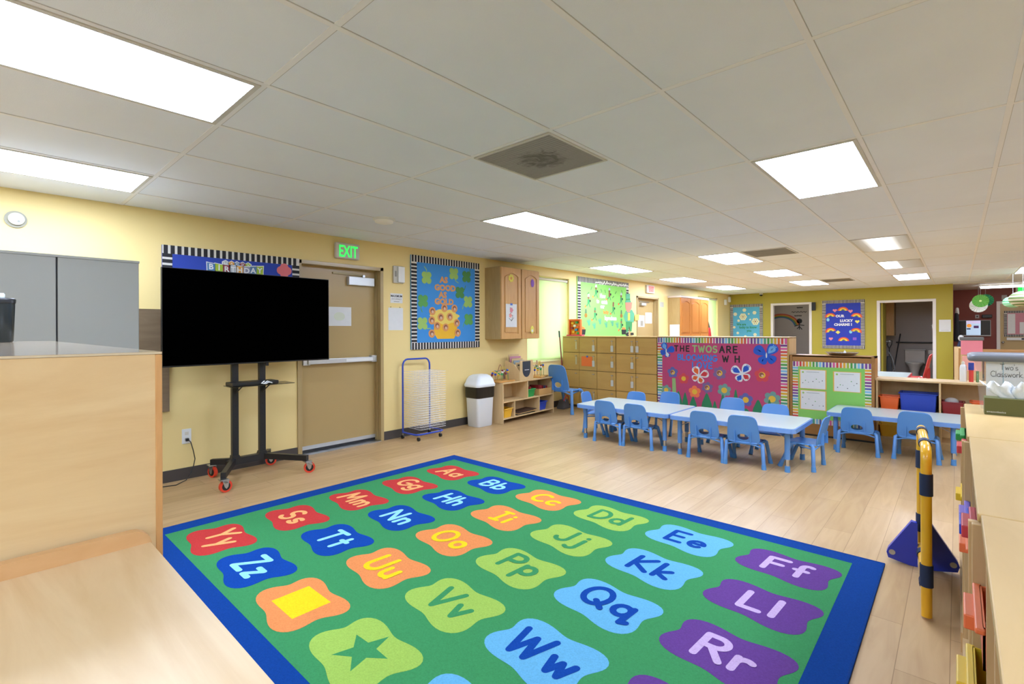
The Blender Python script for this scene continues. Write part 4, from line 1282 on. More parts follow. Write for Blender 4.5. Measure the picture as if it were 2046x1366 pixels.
# ---- pink board on the back of a storage unit
t = thing('room_divider', 'tall plywood divider whose back carries the pink flower board', 'divider', (1.805, 7.1, 0))
MB().box(0, 0, .04, 1.80, .03, 1.232, LOCK).box(0, .03, .04, .02, .4, 1.232, LOCK).box(1.78, .03, .04, 1.80, .4, 1.232, MAPLEZ).box(0, .0, 1.222, 1.80, .4, 1.24, MAPLEZ).box(0.02, .03, .04, 1.78, .4, .06, LOCK).build('body', t, bevel=.002)
for k in (.05, 1.7): MB().box(k, .02, 0, k + .05, .38, .04, BLACK).build('foot', t)
PINK = mat('board_magenta', '#ba4672', .8, noise=.06, nscale=3)
F7 = FY(7.098)
bt, f2, d = board('bulletin_board', 'magenta board reading THE TWOS ARE BLOOMING LOVE with paper flowers and butterflies', F7, 1.812, .12, 3.59, 1.222, PINK, .075, .0415, RAIN, mat('border_cream', '#dcdccc', .8), depth=.006)


def zp(x, y): return GP(1300 + x / 6.82, 660 + y / 6.82, 7.09)


LBK, LGR, LBL = INK, mat('letters_sage', '#93b877', .8), mat('letters_blue', '#2f7fd6', .8)


def brush(word, zx, zy, zh, m_, gap=.22, wx=1.0):
    u, v = zp(zx, zy + zh / 2)
    g = MB(); h = zh / 6.82 / 149
    fq = lambda a, b_, w=0: f2(u + (a - u) * .98, b_, w)
    pen(g, word, fq, u, v, h, d + .001, m_, pw=.23, gap=gap)
    g.build('painted_lettering', bt)


brush('THE', 425, 242, 78, LBK, .3); brush('TWOS', 735, 250, 90, LGR, .1); brush('ARE', 1058, 258, 88, LBK, .2)
brush('BLOOMING', 628, 368, 80, LBL, .05); brush('W', 1020, 385, 84, LBK); brush('H', 1180, 390, 84, LBK); brush('LOVE', 702, 472, 80, LBL, .12)
FC = {'b': mat('flower_slate', '#5f64a6', .8), 'r': mat('flower_red', '#cf4a50', .8), 'o': mat('flower_orange', '#ee7c4e', .8), 'p': mat('flower_mauve', '#7b6291', .8), 't': mat('flower_teal', '#6f9b94', .8)}
FCY = mat('flower_yellow', '#e3b93e', .8)
for zx, zy, k, face, r in ((300, 570, 'b', 1, .092), (450, 655, 'r', 0, .09), (600, 835, 'o', 0, .10), (772, 778, 'p', 1, .092), (940, 580, 'p', 1, .105), (1003, 815, 't', 0, .105), (1520, 608, 'r', 1, .108), (1295, 945, 'b', 0, .105), (1655, 935, 't', 0, .115), (213, 810, 't', 0, .088)):
    u, v = zp(zx, zy); r *= .9
    g = MB().prism(petals(u, v, r, 6 if k in 'pt' else 5, .3, 72, R(20)), f2, d, d + .002, FC[k])
    g.prism(disc(u, v, r * .42), f2, d + .002, d + .0035, FCY)
    if face: g.prism(disc(u - .008, v + .004, r * .3), f2, d + .0035, d + .0045, CF).prism(disc(u + .003, v - .008, r * .15), f2, d + .0045, d + .005, CK)
    g.build('paper_flower', bt)
LEAF = mat('leaf_green', '#2e8157', .8)
for zx, zy, w_ in ((380, 820, 62), (470, 838, 50), (580, 895, 62), (765, 850, 88), (875, 958, 40), (985, 865, 60), (1160, 795, 55), (1465, 942, 95), (1620, 935, 55), (1300, 1060, 90)):
    u, v = zp(zx, zy); ub, vb = zp(zx + w_, 1100)
    w2 = ub - u
    h_ = v - .16
    cut(bt, 'paper_grass', f2, [(u - w2, v - h_), (u + w2, v - h_), (u + w2 * .72, v - h_ * .5), (u + w2 * .2, v - h_ * .08), (u, v), (u - w2 * .2, v - h_ * .08), (u - w2 * .72, v - h_ * .5)], d + .0022, LEAF)
a = zp(318, 650); b_ = zp(325, 960)
o = MB().prism([(a[0] - .028, a[1]), (a[0] + .024, a[1]), (b_[0] + .035, b_[1]), (b_[0] - .03, b_[1])], f2, d + .001, d + .0028, LGR).build('paper_stem', bt); o['label'] = 'pale green paper stem'


def butterfly(zx, zy, s_, rot, cols, outline, nm='paper_butterfly'):
    u, v = zp(zx, zy)
    g = MB()
    for k, (a, L, wd) in enumerate(((42, .155, .052), (138, .155, .052), (-48, .115, .046), (-132, .115, .046))):
        aa = R(a) + rot
        ca, sa = math.cos(aa), math.sin(aa)
        el = []
        for i in range(22):
            tt = 2 * PI * i / 22
            x, y = (L * .5 * math.cos(tt) + L * .5) * s_, wd * s_ * math.sin(tt) * (1 + .6 * math.cos(tt))
            el.append((u + x * ca - y * sa, v + x * sa + y * ca))
        zoff = .004 + .0004 * k
        g.prism(el, f2, d + zoff, d + zoff + .0015, outline)
        cx_, cy_ = u + L * .5 * s_ * ca, v + L * .5 * s_ * sa
        g.prism([(cx_ + (px - cx_) * .62, cy_ + (py - cy_) * .62) for px, py in el], f2, d + zoff + .0015, d + zoff + .0022, cols[k])
        for q in (-1, 0, 1):
            g.stroke([[(cx_, cy_), (cx_ + L * .42 * s_ * math.cos(aa + .28 * q), cy_ + L * .42 * s_ * math.sin(aa + .28 * q))]], f2, d + zoff + .0024, .005 * s_, cols[k])
    g.prism(disc(u, v, .012, 12, .7, 3), f2, d + .008, d + .01, PAPER)
    o = g.build(nm, bt)
    return o


B1, B2, RD, OR_ = mat('paint_blue', '#2258c4', .7), mat('paint_sky', '#6aa6df', .7), mat('paint_red', '#d23a3f', .7), mat('paint_orange', '#e5682f', .7)
butterfly(215, 278, .85, R(-25), [B1, B2, PAPER, B1], B1)['label'] = 'blue and white painted butterfly'
butterfly(1580, 338, 1.15, R(8), [B2, B1, B1, B1], B1)['label'] = 'all-blue painted butterfly'
butterfly(660, 620, .95, R(-20), [RD, OR_, OR_, OR_], PAPER)['label'] = 'red and orange handprint butterfly'
butterfly(1245, 590, 1.0, R(12), [B1, B1, RD, B1], PAPER)['label'] = 'blue and red handprint butterfly'

# ---- green worksheet board
BRN2 = wood('brown_laminate', '#a8783c', '#946530', axis=0, scale=1.5, stretch=6, rough=.45, contrast=.8)
t = thing('room_divider', 'lower brown divider carrying the lime worksheet board', 'divider', (3.612, 7.13, 0))
MB().box(0, .0, .02, .885, .02, 1.008, BRN2).box(0, -.012, .02, .028, .32, 1.012, BRN2).box(.857, -.012, .02, .885, .32, 1.012, BRN2).box(0, .0, .99, .885, .32, 1.012, BRN2).box(.028, .02, .02, .857, .32, .05, BRN2).build('body', t, bevel=.002)
MB().box(0, -.005, 0, .885, .3, .02, BLACK).build('plinth', t)
F7b = FY(7.128)
bt, f2, d = board('bulletin_board', 'lime green board with three white worksheets and rainbow border', F7b, 3.645, .155, 4.468, .93, mat('board_lime_two', '#86c862', .8, noise=.03), .062, .036, RAIN[::-1], _mc['border_cream'], depth=.005)


def zg(x, y): return GP(1560 + x / 9.29, 690 + y / 9.29, 7.12)


for (x0, y0, x1, y1) in ((345, 437, 850, 790), (970, 478, 1495, 838), (352, 818, 850, 1182)):
    a, b_ = zg(x0, y0), zg(x1, y1); v1 = a[1]; v0 = v1 - (b_[1] * 0 + .245)
    g = MB().prism(rect(a[0], v0, b_[0], v1), f2, d, d + .0015, mat('paper_amber', '#e6b254', .8))
    g.prism(rect(a[0] + .012, v0 + .006, b_[0] - .012, v1 - .006), f2, d + .0015, d + .003, PAPER)
    GI = mat('grey_ink', '#5c5c5c', .7)
    uc = (a[0] + b_[0]) / 2
    g.prism(rect(uc - .07, v1 - .034, uc + .07, v1 - .028), f2, d + .003, d + .0035, mat('faint_ink', '#9aa4a6', .8))
    for q in range(7):
        uu, vv = a[0] + .04 + .035 * q + random.uniform(-.01, .01), v1 - .08 - random.random() * .12
        g.prism(disc(uu, vv, .006, 8), f2, d + .003, d + .0035, [GI, SH['m'], mat('faint_ink', '#9aa4a6', .8)][q % 3])
    g.prism(disc(a[0] + .04, v1 - .035, .012, 10), f2, d + .003, d + .0035, SH['l'])
    g.build('worksheet', bt)
t = thing('steel_bowl', 'shallow round stainless bowl on top of the brown divider', 'bowl', (4.15, 7.315, 1.012))
MB().lathe([(.10, 0), (.14, .008), (.17, .034), (.178, .040), (.168, .038), (.12, .016), (.02, .010)], (0, 0, 0), CHROME, 32).build('dish', t)
MB().lathe([(.012, .006), (.02, .02), (.008, .056), (.001, .065)], (.03, 0, 0), WHITE, 12).build('knob', t)


# ================================================================== TELEVISION ON ITS ROLLING STAND
t = thing('television', 'large black flat-screen television on a rolling stand in front of the birthday board', 'television', (.36, 1.80, 1.045))
MB().box(-.035, -.728, 0, -.0, .728, .833, mat('tv_casing', '#0c0c0e', .4)).box(-.075, -.45, .1, -.035, .45, .6, mat('tv_casing', '#0c0c0e', .4)).build('casing', t, bevel=.003)
MB().box(.0, -.722, .012, .0012, .722, .827, mat('tv_screen', '#010101', .9, noise=0, spec=0)).build('screen', t)
MB().box(-.03, .1, -.03, -.01, .125, .0, BLACK).build('sensor', t)
t = thing('television_stand', 'black rolling television stand with four orange casters and a small shelf', 'stand', (.26, 1.775, 0))
ST = mat('stand_black', '#1c1d20', .4)
for s_ in (-.12, .12):
    p = MB().box(-.022, s_ - .027, .13, .022, s_ + .027, 1.62, ST)
    for k in range(9): p.box(.022, s_ - .004, .25 + .1 * k, .0225, s_ + .004, .262 + .1 * k, INK)
    p.build('post', t, bevel=.003)
MB().box(-.02, -.34, 1.30, .022, .34, 1.36, ST).box(-.02, -.34, 1.56, .022, .34, 1.62, ST).box(-.01, -.30, 1.2, .0235, -.26, 1.63, ST).box(-.01, .26, 1.2, .0235, .30, 1.63, ST).build('mount', t, bevel=.002)
MB().prism([(-.19, .115), (.19, .115), (.19, .155), (.155, .175), (.15, .20), (.09, .20), (.08, .175), (-.08, .175), (-.09, .20), (-.15, .20), (-.155, .175), (-.19, .155)], lambda u, v, w=0: Vector((w, u, v)), -.03, .03, ST).build('crossbeam', t, bevel=.003)
for (x, y) in ((.42, -.35), (-.15, -.27), (-.17, .25), (.38, .385)):
    sy = -.13 if y < 0 else .13
    d = Vector((x, y - sy, 0)); L = d.length; e = d.normalized(); nrm = Vector((-e.y, e.x, 0))
    f = lambda u, v, w=0, e=e, sy=sy, nrm=nrm: Vector((0, sy, 0)) + e * u + nrm * w + Vector((0, 0, v))
    leg = MB().prism([(0, .12), (L, .115), (L, .165), (0, .175)], f, -.02, .02, ST).build('leg', t, bevel=.002)
    ang = {(.42, -.35): 100, (-.15, -.27): 20, (-.17, .25): 75, (.38, .385): 70}[(x, y)]
    ax_ = Vector((math.sin(R(ang)), -math.cos(R(ang)), 0)); fw = Vector((math.cos(R(ang)), math.sin(R(ang)), 0))
    hub = Vector((x, y, .05)) + fw * .018
    cas = MB().box(x - .035, y - .03, .105, x + .035, y + .03, .115, STEEL)
    for q in (-.018, .018):
        ff = lambda u, v, w=0, q=q: Vector((hub.x, hub.y, 0)) + fw * u + ax_ * (w + q) + Vector((0, 0, v))
        cas.prism([(-.034, .107), (.024, .107), (.014, .045), (0, .03), (-.014, .045)], ff, -.0015, .0015, STEEL)
    cas = cas.build('caster', t)
    MB().cyl(hub - ax_ * .013, hub + ax_ * .013, .050, mat('caster_orange', '#e2452b', .4), n=28).build('tyre', cas, bevel=.004)
    MB().cyl(hub - ax_ * .0145, hub + ax_ * .0145, .034, BLACK, n=24).cyl(hub - ax_ * .021, hub + ax_ * .021, .008, STEEL, n=10).build('hub', cas)
    if x > 0: MB().box(x + .04, y - .01, .095, x + .095, y + .01, .101, STEEL).build('brake_pedal', cas)
MB().box(.02, -.22, .845, .24, .33, .851, mat('smoked_glass', '#2a2c2b', .08, alpha=.75)).build('shelf', t)
for s_ in (-.12, .12): MB().tube([(.02, s_, .77), (.16, s_ + .01, .842)], .006, ST, 6).build('shelf_bracket', t)
t = thing('media_box', 'flat black media box on the shelf of the television stand', 'media box', (.39, 1.755, .8515))
MB().box(-.09, -.19, 0, .09, .21, .032, BLACK).build('body', t, bevel=.006)
tag(MB().tube([(.49, 1.83, .885), (.5, 1.80, .868), (.5, 1.84, .861), (.49, 1.87, .872), (.50, 1.90, .862), (.48, 1.86, .880), (.5, 1.82, .862)], .006, WHITE, 8).build('coiled_cable'), 'small white coiled cable lying on the television stand shelf', 'cable')

# ================================================================== DRYING RACK
RBL = mat('rack_blue', '#2346b4', .35, coat=.2)
WIRE = mat('clear_wire_coating', '#ffffff', .6, alpha=.6)
t = thing('drying_rack', 'tall blue tube drying rack with many wire shelves against the yellow wall', 'drying rack', (.10, 3.84, 0))
pts = [(0, -.21, .075), (0, -.21, .90)] + [(0, -.21 + .07 * (1 - math.cos(R(a))), .90 + .085 * math.sin(R(a))) for a in (20, 45, 70, 90)] + [(0, .14 + .07 * math.sin(R(a)), .90 + .085 * math.cos(R(a))) for a in (0, 20, 45, 70, 90)] + [(0, .21, .075)]
MB().tube(pts, .011, RBL, 10).build('uprights', t)
MB().tube([(0, -.21, .08), (.22, -.21, .08), (.265, -.20, .08), (.29, -.155, .08), (.29, .155, .08), (.265, .20, .08), (.22, .21, .08), (0, .21, .08)], .011, RBL, 10).build('base_loop', t)
for (x, y) in ((0, -.21), (0, .21), (.27, -.17), (.27, .17)):
    c_ = MB().cyl((x, y, .035), (x, y, .07), .007, STEEL, n=8).build('caster', t)
    MB().cyl((x - .006, y - .011, .023), (x - .006, y + .011, .023), .023, BLACK, n=16).build('wheel', c_)
for k in range(25):
    z = .155 + .0285 * k
    g = MB().tube([(.012, -.2, z), (.33, -.2, z - .006), (.345, -.19, z - .006), (.345, .19, z - .006), (.33, .2, z - .006), (.012, .2, z)], .0022, WIRE, 5)
    for q in range(1, 10): g.cyl((.01, -.2 + .04 * q, z), (.345, -.2 + .04 * q, z - .006), .0010, WIRE, n=4)
    for q in (.1, .22): g.cyl((q, -.2, z - .001), (q, .2, z - .001), .0016, WIRE, n=4)
    g.build('wire_shelf', t)

# ================================================================== TRASH CAN
t = thing('trash_can', 'white swing-lid trash can with a black band, between the rack and the low shelf', 'trash can', (.205, 4.86, 0))
TW = mat('trash_white', '#dadfe2', .35, noise=.01)


def rbox(mb, secs, m, r=.18, n=6):
    """stack of rounded rectangles (half x, half y, z)"""
    v = []
    for hx, hy, z in secs: v += [(x, y, z) for x, y in rr(-hx, -hy, hx, hy, min(hx, hy) * r * 2, n)]
    N = len(v) // len(secs)
    mb.add(v, [(l * N + i, l * N + (i + 1) % N, (l + 1) * N + (i + 1) % N, (l + 1) * N + i) for l in range(len(secs) - 1) for i in range(N)], m, True)
    mb.add(v[:N], [tuple(range(N - 1, -1, -1))], m); mb.add(v[-N:], [tuple(range(N))], m)
    return mb


rbox(MB(), [(.112, .14, 0), (.118, .146, .01), (.140, .170, .565)], TW).build('body', t)
rbox(MB(), [(.1355, .1655, .40), (.1425, .1725, .41), (.146, .176, .555), (.148, .178, .56)], mat('bin_liner', '#151413', .4, bump=.6, bscale=40)).build('bin_liner', t)
rbox(MB(), [(.152, .184, .555), (.155, .187, .562), (.155, .187, .59), (.148, .178, .60), (.135, .155, .66), (.115, .125, .70), (.07, .09, .722), (.01, .01, .728)], TW).build('swing_lid', t)

# ================================================================== LOW SHELF BY THE WALL
def open_shelf(name, label, loc, rz, L, D, H, mids, ups, los, m=MAPLEZ, back=True, cat='shelf'):
    t = thing(name, label, cat, loc, rz)
    th = .018
    MB().box(0, 0, 0, D, th, H, m).build('side_panel', t, bevel=.002)
    MB().box(0, L - th, 0, D, L, H, m).build('side_panel', t, bevel=.002)
    MB().box(0, th, H - th, D, L - th, H, m).build('top', t, bevel=.002)
    MB().box(0.004, th, .06, D - .002, L - th, .06 + th, m).build('bottom_board', t)
    for z in mids: MB().box(.004, th, z, D - .002, L - th, z + th, m).build('shelf_board', t)
    z = mids[0]
    for y in ups: MB().box(.004, y, z + th, D - .004, y + th, H - th, m).build('partition', t)
    for y in los: MB().box(.004, y, .06 + th, D - .004, y + th, z, m).build('partition', t)
    if back: MB().box(0, th, .06, .006, L - th, H - th, m).build('back_panel', t)
    return t


SHP = wood('shelf_birch', '#d9bd8e', '#c9a976', axis=2, scale=1.5, stretch=6, rough=.5, contrast=.7)
SH1 = (.095, 5.10, 0)
open_shelf('low_shelf', 'low birch storage shelf with open cubbies under the oak wall cabinet', SH1, R(3.5), 1.30, .315, .587, [.30], [.59], [.27, .89], SHP)


def onshelf(x, y, z):
    c, s_ = math.cos(R(3.5)), math.sin(R(3.5))
    return (SH1[0] + x * c - y * s_, SH1[1] + x * s_ + y * c, z)


def tub(name, label, loc, rz, w, d, h, m, group=None, fill=None, tap=.82):
    """open plastic tub; w along local y, d along local x"""
    t = thing(name, label, 'bin', loc, rz, group)
    g = MB(); th = .004
    O = [(rr(-d / 2 * tap, -w / 2 * tap, d / 2 * tap, w / 2 * tap, .012, 3), 0), (rr(-d / 2, -w / 2, d / 2, w / 2, .016, 3), h)]
    I = [(rr(-d / 2 + th, -w / 2 + th, d / 2 - th, w / 2 - th, .014, 3), h), (rr(-d / 2 * tap + th, -w / 2 * tap + th, d / 2 * tap - th, w / 2 * tap - th, .01, 3), .006)]
    v = []
    for P_, z in O + I: v += [(x, y, z) for x, y in P_]
    N = len(O[0][0])
    g.add(v, [(l * N + i, l * N + (i + 1) % N, (l + 1) * N + (i + 1) % N, (l + 1) * N + i) for l in range(3) for i in range(N)], m)
    g.add(v[:N], [tuple(range(N - 1, -1, -1))], m); g.add(v[-N:], [tuple(range(N))], m)
    g.build('body', t)
    rim = rr(-d / 2 - .008, -w / 2 - .008, d / 2 + .008, w / 2 + .008, .018, 3)
    MB().tube([(x, y, h - .004) for x, y in rim], .006, m, 6, True).build('rim', t)
    return t


TY, TG, TB, TO, TR = mat('tub_yellow', '#eab52c', .4), mat('tub_green', '#2c9a4c', .4), mat('tub_blue', '#2443b0', .4), mat('tub_orange', '#ee6a2c', .4), mat('tub_maroon', '#8e2a2c', .4)
rz1 = R(3.5)
tub('storage_tub', 'yellow plastic tub in the lower left cubby of the low shelf', onshelf(.185, .145, .0785), rz1, .19, .24, .13, TY)
tub('storage_tub', 'green plastic tub with toys in the upper right part of the low shelf', onshelf(.20, .72, .3185), rz1, .19, .20, .12, TG)
tub('storage_tub', 'blue plastic tub in the lower right cubby of the low shelf', onshelf(.19, 1.03, .0785), rz1, .20, .22, .13, TB)
for k, (dx, dy, m_, lab) in enumerate(((.0, -.03, TY, 'yellow toy block heaped in the green tub'), (.02, .03, TR, 'dark red toy block heaped in the green tub'), (-.04, .01, TY, 'yellow toy ball at the back of the green tub'))):
    p = onshelf(.20 + dx, .72 + dy, .415)
    g = MB().box(-.025, -.025, 0, .025, .025, .05, m_) if 'ball' not in lab else MB().ball((0, 0, .03), .03, m_)
    o = g.build('toy_block' if 'ball' not in lab else 'toy_ball', bevel=.006 if 'ball' not in lab else 0, loc=p); tag(o, lab, 'toy')
p = onshelf(.185, 1.07, .3185)
CARD = mat('cardboard', '#c69a5c', .8)
t = thing('cardboard_tray', 'open tan cardboard box at the right end of the low shelf', 'box', p, rz1)
MB().box(-.11, -.17, 0, .12, .19, .004, CARD).box(.116, -.17, 0, .12, .19, .10, CARD).box(-.11, -.17, 0, -.106, .19, .10, CARD).box(-.11, -.17, 0, .12, -.166, .10, CARD).box(-.11, .186, 0, .12, .19, .10, CARD).build('body', t)
for k in range(5):
    o = MB().box(-.09, -.008, 0, .09, .008, .15 - .006 * k, [TR, mat('book_red', '#a8383a', .6), TR, mat('book_slate', '#4a4f66', .6), TR][k]).build('board_book', bevel=.002, loc=onshelf(.19, .955 + .055 * k, .3235))
    o.rotation_euler = (R(8), 0, rz1)
    tag(o, ['dark red book nearest the green tub in the cardboard box', 'red book second from the green tub in the cardboard box', 'dark red book in the middle of the cardboard box', 'slate blue book in the cardboard box', 'dark red book at the right end of the cardboard box'][k], 'book', 'books in the cardboard box')
for k in range(3):
    o = MB().box(-.10, -.22, 0, .11, .22, .008, [BLACK, mat('puzzle_wood', '#c8a06a', .6), mat('puzzle_dark', '#4a3426', .6)][k]).build('puzzle_board', loc=onshelf(.19, .58 + .02 * k, .079 + .016 * k))
    o.rotation_euler = (R([1.5, 4.0, -3.0][k] * 0 + [0, 1.0, 2.2][k]), 0, rz1)
    tag(o, ['black flat board at the bottom of the pile in the low centre cubby', 'tan flat puzzle board in the middle of the pile in the low centre cubby', 'dark brown flat board on top of the pile in the low centre cubby'][k], 'board')


def bead_maze(label, loc, rz, seed):
    rnd = random.Random(seed)
    t = thing('bead_maze', label, 'toy', loc, rz, scale=1.3)
    MB().box(-.09, -.14, 0, .09, .14, .018, mat('toy_base_wood', '#c9954e', .5)).build('base', t, bevel=.004)
    for k in range(4):
        x = -.05 + .033 * k; h = rnd.uniform(.13, .21); y0, y1 = -.11 + .02 * k, .11 - .015 * k
        pts = [(x, y0 + (y1 - y0) * i / 24, .018 + h * math.sin(PI * i / 24) ** .45 * (1 - .35 * math.sin(PI * i / 24 * (1 + k % 3)) ** 2)) for i in range(25)]
        w = MB().tube(pts, .0028, [RBL, TR, mat('wire_yellow', '#d8b23a', .4), mat('wire_green', '#3a8a4c', .4)][k], 6).build('wire', t)
        for q in range(5):
            i = [1, 2, 3, 21, 22][q]
            MB().ball(pts[i], .014, [TR, TB, TY, TG, WHITE][(q + k) % 5], n=10).build('bead', w)
    return t


bead_maze('bead maze toy with coloured beads at the left end of the low shelf top', onshelf(.15, .16, .588), rz1, 3)
bead_maze('bead maze toy with coloured beads at the right end of the low shelf top', onshelf(.16, 1.08, .588), rz1 + .3, 5)
t = thing('puzzle_rack', 'wooden puzzle rack with a dark curved front pocket on top of the low shelf', 'rack', onshelf(.16, .58, .588), rz1)
FYX = lambda u, v, w=0: Vector((w, u, v))
fside = lambda y: (lambda u, v, w=0: Vector((u, y + w, v)))
for s_ in (-.17, .165):
    MB().prism([(-.14, 0), (.14, 0), (.14, .13), (.04, .24), (-.14, .30)], fside(s_), 0, .012, SHP).build('side_panel', t, bevel=.002)
fr_ = MB().box(.13, -.158, 0, .142, .165, .30, SHP).build('front_panel', t, bevel=.002)
a = [(.10 * math.cos(PI + PI * i / 16), .16 + .115 * math.sin(PI + PI * i / 16)) for i in range(17)]
MB().prism([(-.10, .285), (-.10, .16)] + a + [(.10, .16), (.10, .285)], FYX, .142, .144, mat('pocket_dark', '#2d3440', .6)).box(.144, -.05, .15, .146, .06, .158, PAPER).build('pocket', fr_)
MB().box(-.14, -.158, 0, .13, .165, .012, SHP).build('bottom_board', t)
for k in range(5):
    o = MB().box(-.012, -.13, 0, .0, .13, .37 - .03 * k, [SHP, mat('puzzle_pink', '#c88a9c', .6), SHP, mat('puzzle_grey', '#8a9aa0', .6), SHP][k]).box(-.0, -.09, .2, .002, .09, .34 - .03 * k, [mat('puzzle_mauve', '#9a7aa0', .6), INK, mat('puzzle_mauve', '#9a7aa0', .6), SHP, INK][k]).build('puzzle_board', bevel=.002, loc=onshelf(.055 + .036 * k, .58, .6005))
    o.rotation_euler = (0, R(0), rz1)
    tag(o, ['tallest wooden puzzle at the back of the puzzle rack', 'pink-edged wooden puzzle second from the back of the rack', 'wooden puzzle in the middle of the puzzle rack', 'grey puzzle fourth from the back of the rack', 'shortest wooden puzzle just behind the rack front'][k], 'puzzle', 'wooden puzzles in the rack')

# ---- broom, bag, toy
t = thing('broom', 'red-handled broom with black grip leaning by the lockers', 'broom', (.12, 6.91, 0))
MB().cyl((.03, .055, .1), (.0, -.055, 1.31), .011, mat('broom_red', '#8e3a2c', .4), n=10).cyl((.0, -.048, 1.22), (-.002, -.057, 1.33), .014, mat('grip_green', '#2f4a40', .5), n=10).build('handle', t)
MB().taper((.03, .06), .035, .2, .03, .12, .0, .11, mat('bristle_dark', '#3a3532', .9)).build('bristles', t)
t = thing('carry_bag', 'dark grey bag with a red handle on the floor beside the lockers', 'bag', (.2, 6.86, 0), R(8))
MB().taper((0, 0), .16, .26, .1, .18, 0, .16, mat('bag_grey', '#4c4a4c', .8, bump=.3, bscale=60)).build('body', t, bevel=.025)
MB().tube([(.05, -.08, .14), (.06, -.06, .2), (.06, 0, .23), (.06, .06, .2), (.05, .08, .14)], .009, mat('handle_red', '#c43a2c', .6), 8).build('handle', t)
t = thing('activity_toy', 'orange toy frame full of coloured shapes standing on the lockers', 'toy', (.165, 7.27, 1.237))
MB().box(-.16, -.05, 0, .17, .05, .022, mat('toy_pink_tray', '#d8486a', .5)).build('tray', t, bevel=.006)
MB().box(-.125, -.03, .022, -.10, .03, .30, TO).box(.10, -.03, .022, .125, .03, .30, TO).box(-.10, -.03, .27, .10, .03, .30, TO).box(-.10, .01, .022, .10, .03, .27, mat('toy_amber', '#f0992e', .5)).build('toy_frame', t, bevel=.005)
for k, (x, z, m_) in enumerate(((-.05, .23, TY), (.04, .24, TG), (.0, .18, WHITE), (.06, .16, TO), (-.06, .14, TR), (.03, .11, mat('toy_sky', '#2f8fd0', .5)), (-.03, .07, TY), (.07, .05, TG))):
    MB().box(x - .028, -.025, z - .02, x + .028, .008, z + .02, m_).build('shape_block', t, bevel=.01)

# ================================================================== SHELF OF BINS ON THE RIGHT
t = thing('bin_shelf', 'long low birch shelf holding coloured bins behind the separate low table', 'shelf', (4.503, 7.20, 0))
for x in (0, .562, 1.45): MB().box(x, 0, 0, x + .018, .38, .735, SHP).build('side_panel' if x != .562 else 'partition', t, bevel=.002)
MB().box(-.005, -.005, .735, 1.475, .39, .755, SHP).build('top', t, bevel=.002)
MB().box(.018, .02, .06, 1.45, .38, .08, SHP).box(.018, .0, .0, 1.45, .015, .06, SHP).build('bottom_board', t)
MB().box(.018, .02, .385, 1.45, .38, .40, SHP).build('shelf_board', t)
MB().box(.018, .37, .06, 1.45, .38, .735, SHP).build('back_panel', t)
def tubx(label, x, y, z, w, d, h, m, tap=.84): return tub('storage_tub', label, (x, y, z), R(-90), w, d, h, m, None, None, tap)
tubx('orange plastic tub left of the big blue bin on the bin shelf', 4.625, 7.33, .4, .185, .22, .15, TO)
tubx('big blue plastic bin with ribbed rim on the bin shelf', 4.885, 7.35, .4, .325, .28, .205, TB, .93)
tubx('maroon plastic tub with something grey inside on the bin shelf', 5.175, 7.33, .4, .185, .22, .135, TR)
tubx('orange plastic tub at the right, partly hidden by the clear tote', 5.42, 7.33, .4, .185, .22, .15, TO)
tubx('yellow plastic tub on the lowest board of the bin shelf', 4.63, 7.33, .08, .2, .22, .14, TY)
tag(MB().ball((0, 0, .05), .05, mat('grey_cloth', '#b9b9b9', .9, bump=.6, bscale=30), 1.2, .9, .8).build('rag', loc=(5.17, 7.33, .485)), 'grey crumpled cloth in the maroon tub', 'cloth')
# things standing on it
t = thing('squeeze_bottle', 'white plastic bottle standing on the bin shelf before the far room', 'bottle', (5.265, 7.38, .7555))
MB().lathe([(.028, 0), (.03, .01), (.03, .15), (.024, .18), (.012, .19)], (0, 0, 0), WHITE, 18).build('body', t)
MB().lathe([(.013, .19), (.013, .215), (.005, .225)], (0, 0, 0), mat('cap_cream', '#cfc9ba', .5), 12).build('cap', t)
t = thing('glue_tube', 'red and blue tube standing beside the white bottle on the bin shelf', 'tube', (5.33, 7.38, .7555))
MB().cyl((0, 0, 0), (0, 0, .13), .02, mat('tube_red', '#d4413a', .5), n=14).build('body', t)
MB().cyl((0, 0, .13), (0, 0, .21), .024, mat('cap_navy', '#2a3f9a', .5), n=14).build('cap', t)
tag(MB().cyl((0, 0, 0), (0, 0, .12), .012, mat('marker_green', '#3c7a34', .5), n=12).build('marker', loc=(5.38, 7.38, .7555)), 'green marker standing at the right end beside the red tube', 'marker')

# ================================================================== YELLOW PLAY DIVIDER
PVC = mat('yellow_tube', '#e6ae1c', .3, coat=.3, noise=.02)
NAVY = mat('navy_strap', '#1b2a4a', .7)
PA, PB = Vector((5.112, 2.955, 0)), Vector((5.063, 3.66, 0))
t = thing('play_divider', 'yellow tube-framed divider panel with navy straps and blue feet on the floor', 'divider', PA)
e = (PB - PA).normalized(); L = (PB - PA).length; nn = Vector((-e.y, e.x, 0))
fd = lambda u, v, w=0: e * u + nn * w + Vector((0, 0, v))
H1 = .80
r_ = .021
path = [fd(r_, .01), fd(r_, H1 - .07)] + [fd(r_ + .05 * (1 - math.cos(R(a))), H1 - .07 + .05 * math.sin(R(a))) for a in (30, 60, 90)] + [fd(L - .07, H1 - .02)] + [fd(L - .07 + .05 * math.sin(R(a)), H1 - .07 + .05 * math.cos(R(a))) for a in (30, 60, 90)] + [fd(L - .02, .03)]
MB().tube(path, r_, PVC, 14).tube([fd(r_, .11), fd(L - .02, .11)], r_ * .95, PVC, 12).build('tube_frame', t)
MB().prism(rect(.045, .135, L - .045, H1 - .045), fd, -.004, .004, mat('panel_cream_yellow', '#d9bd63', .5, noise=.03)).build('panel', t)
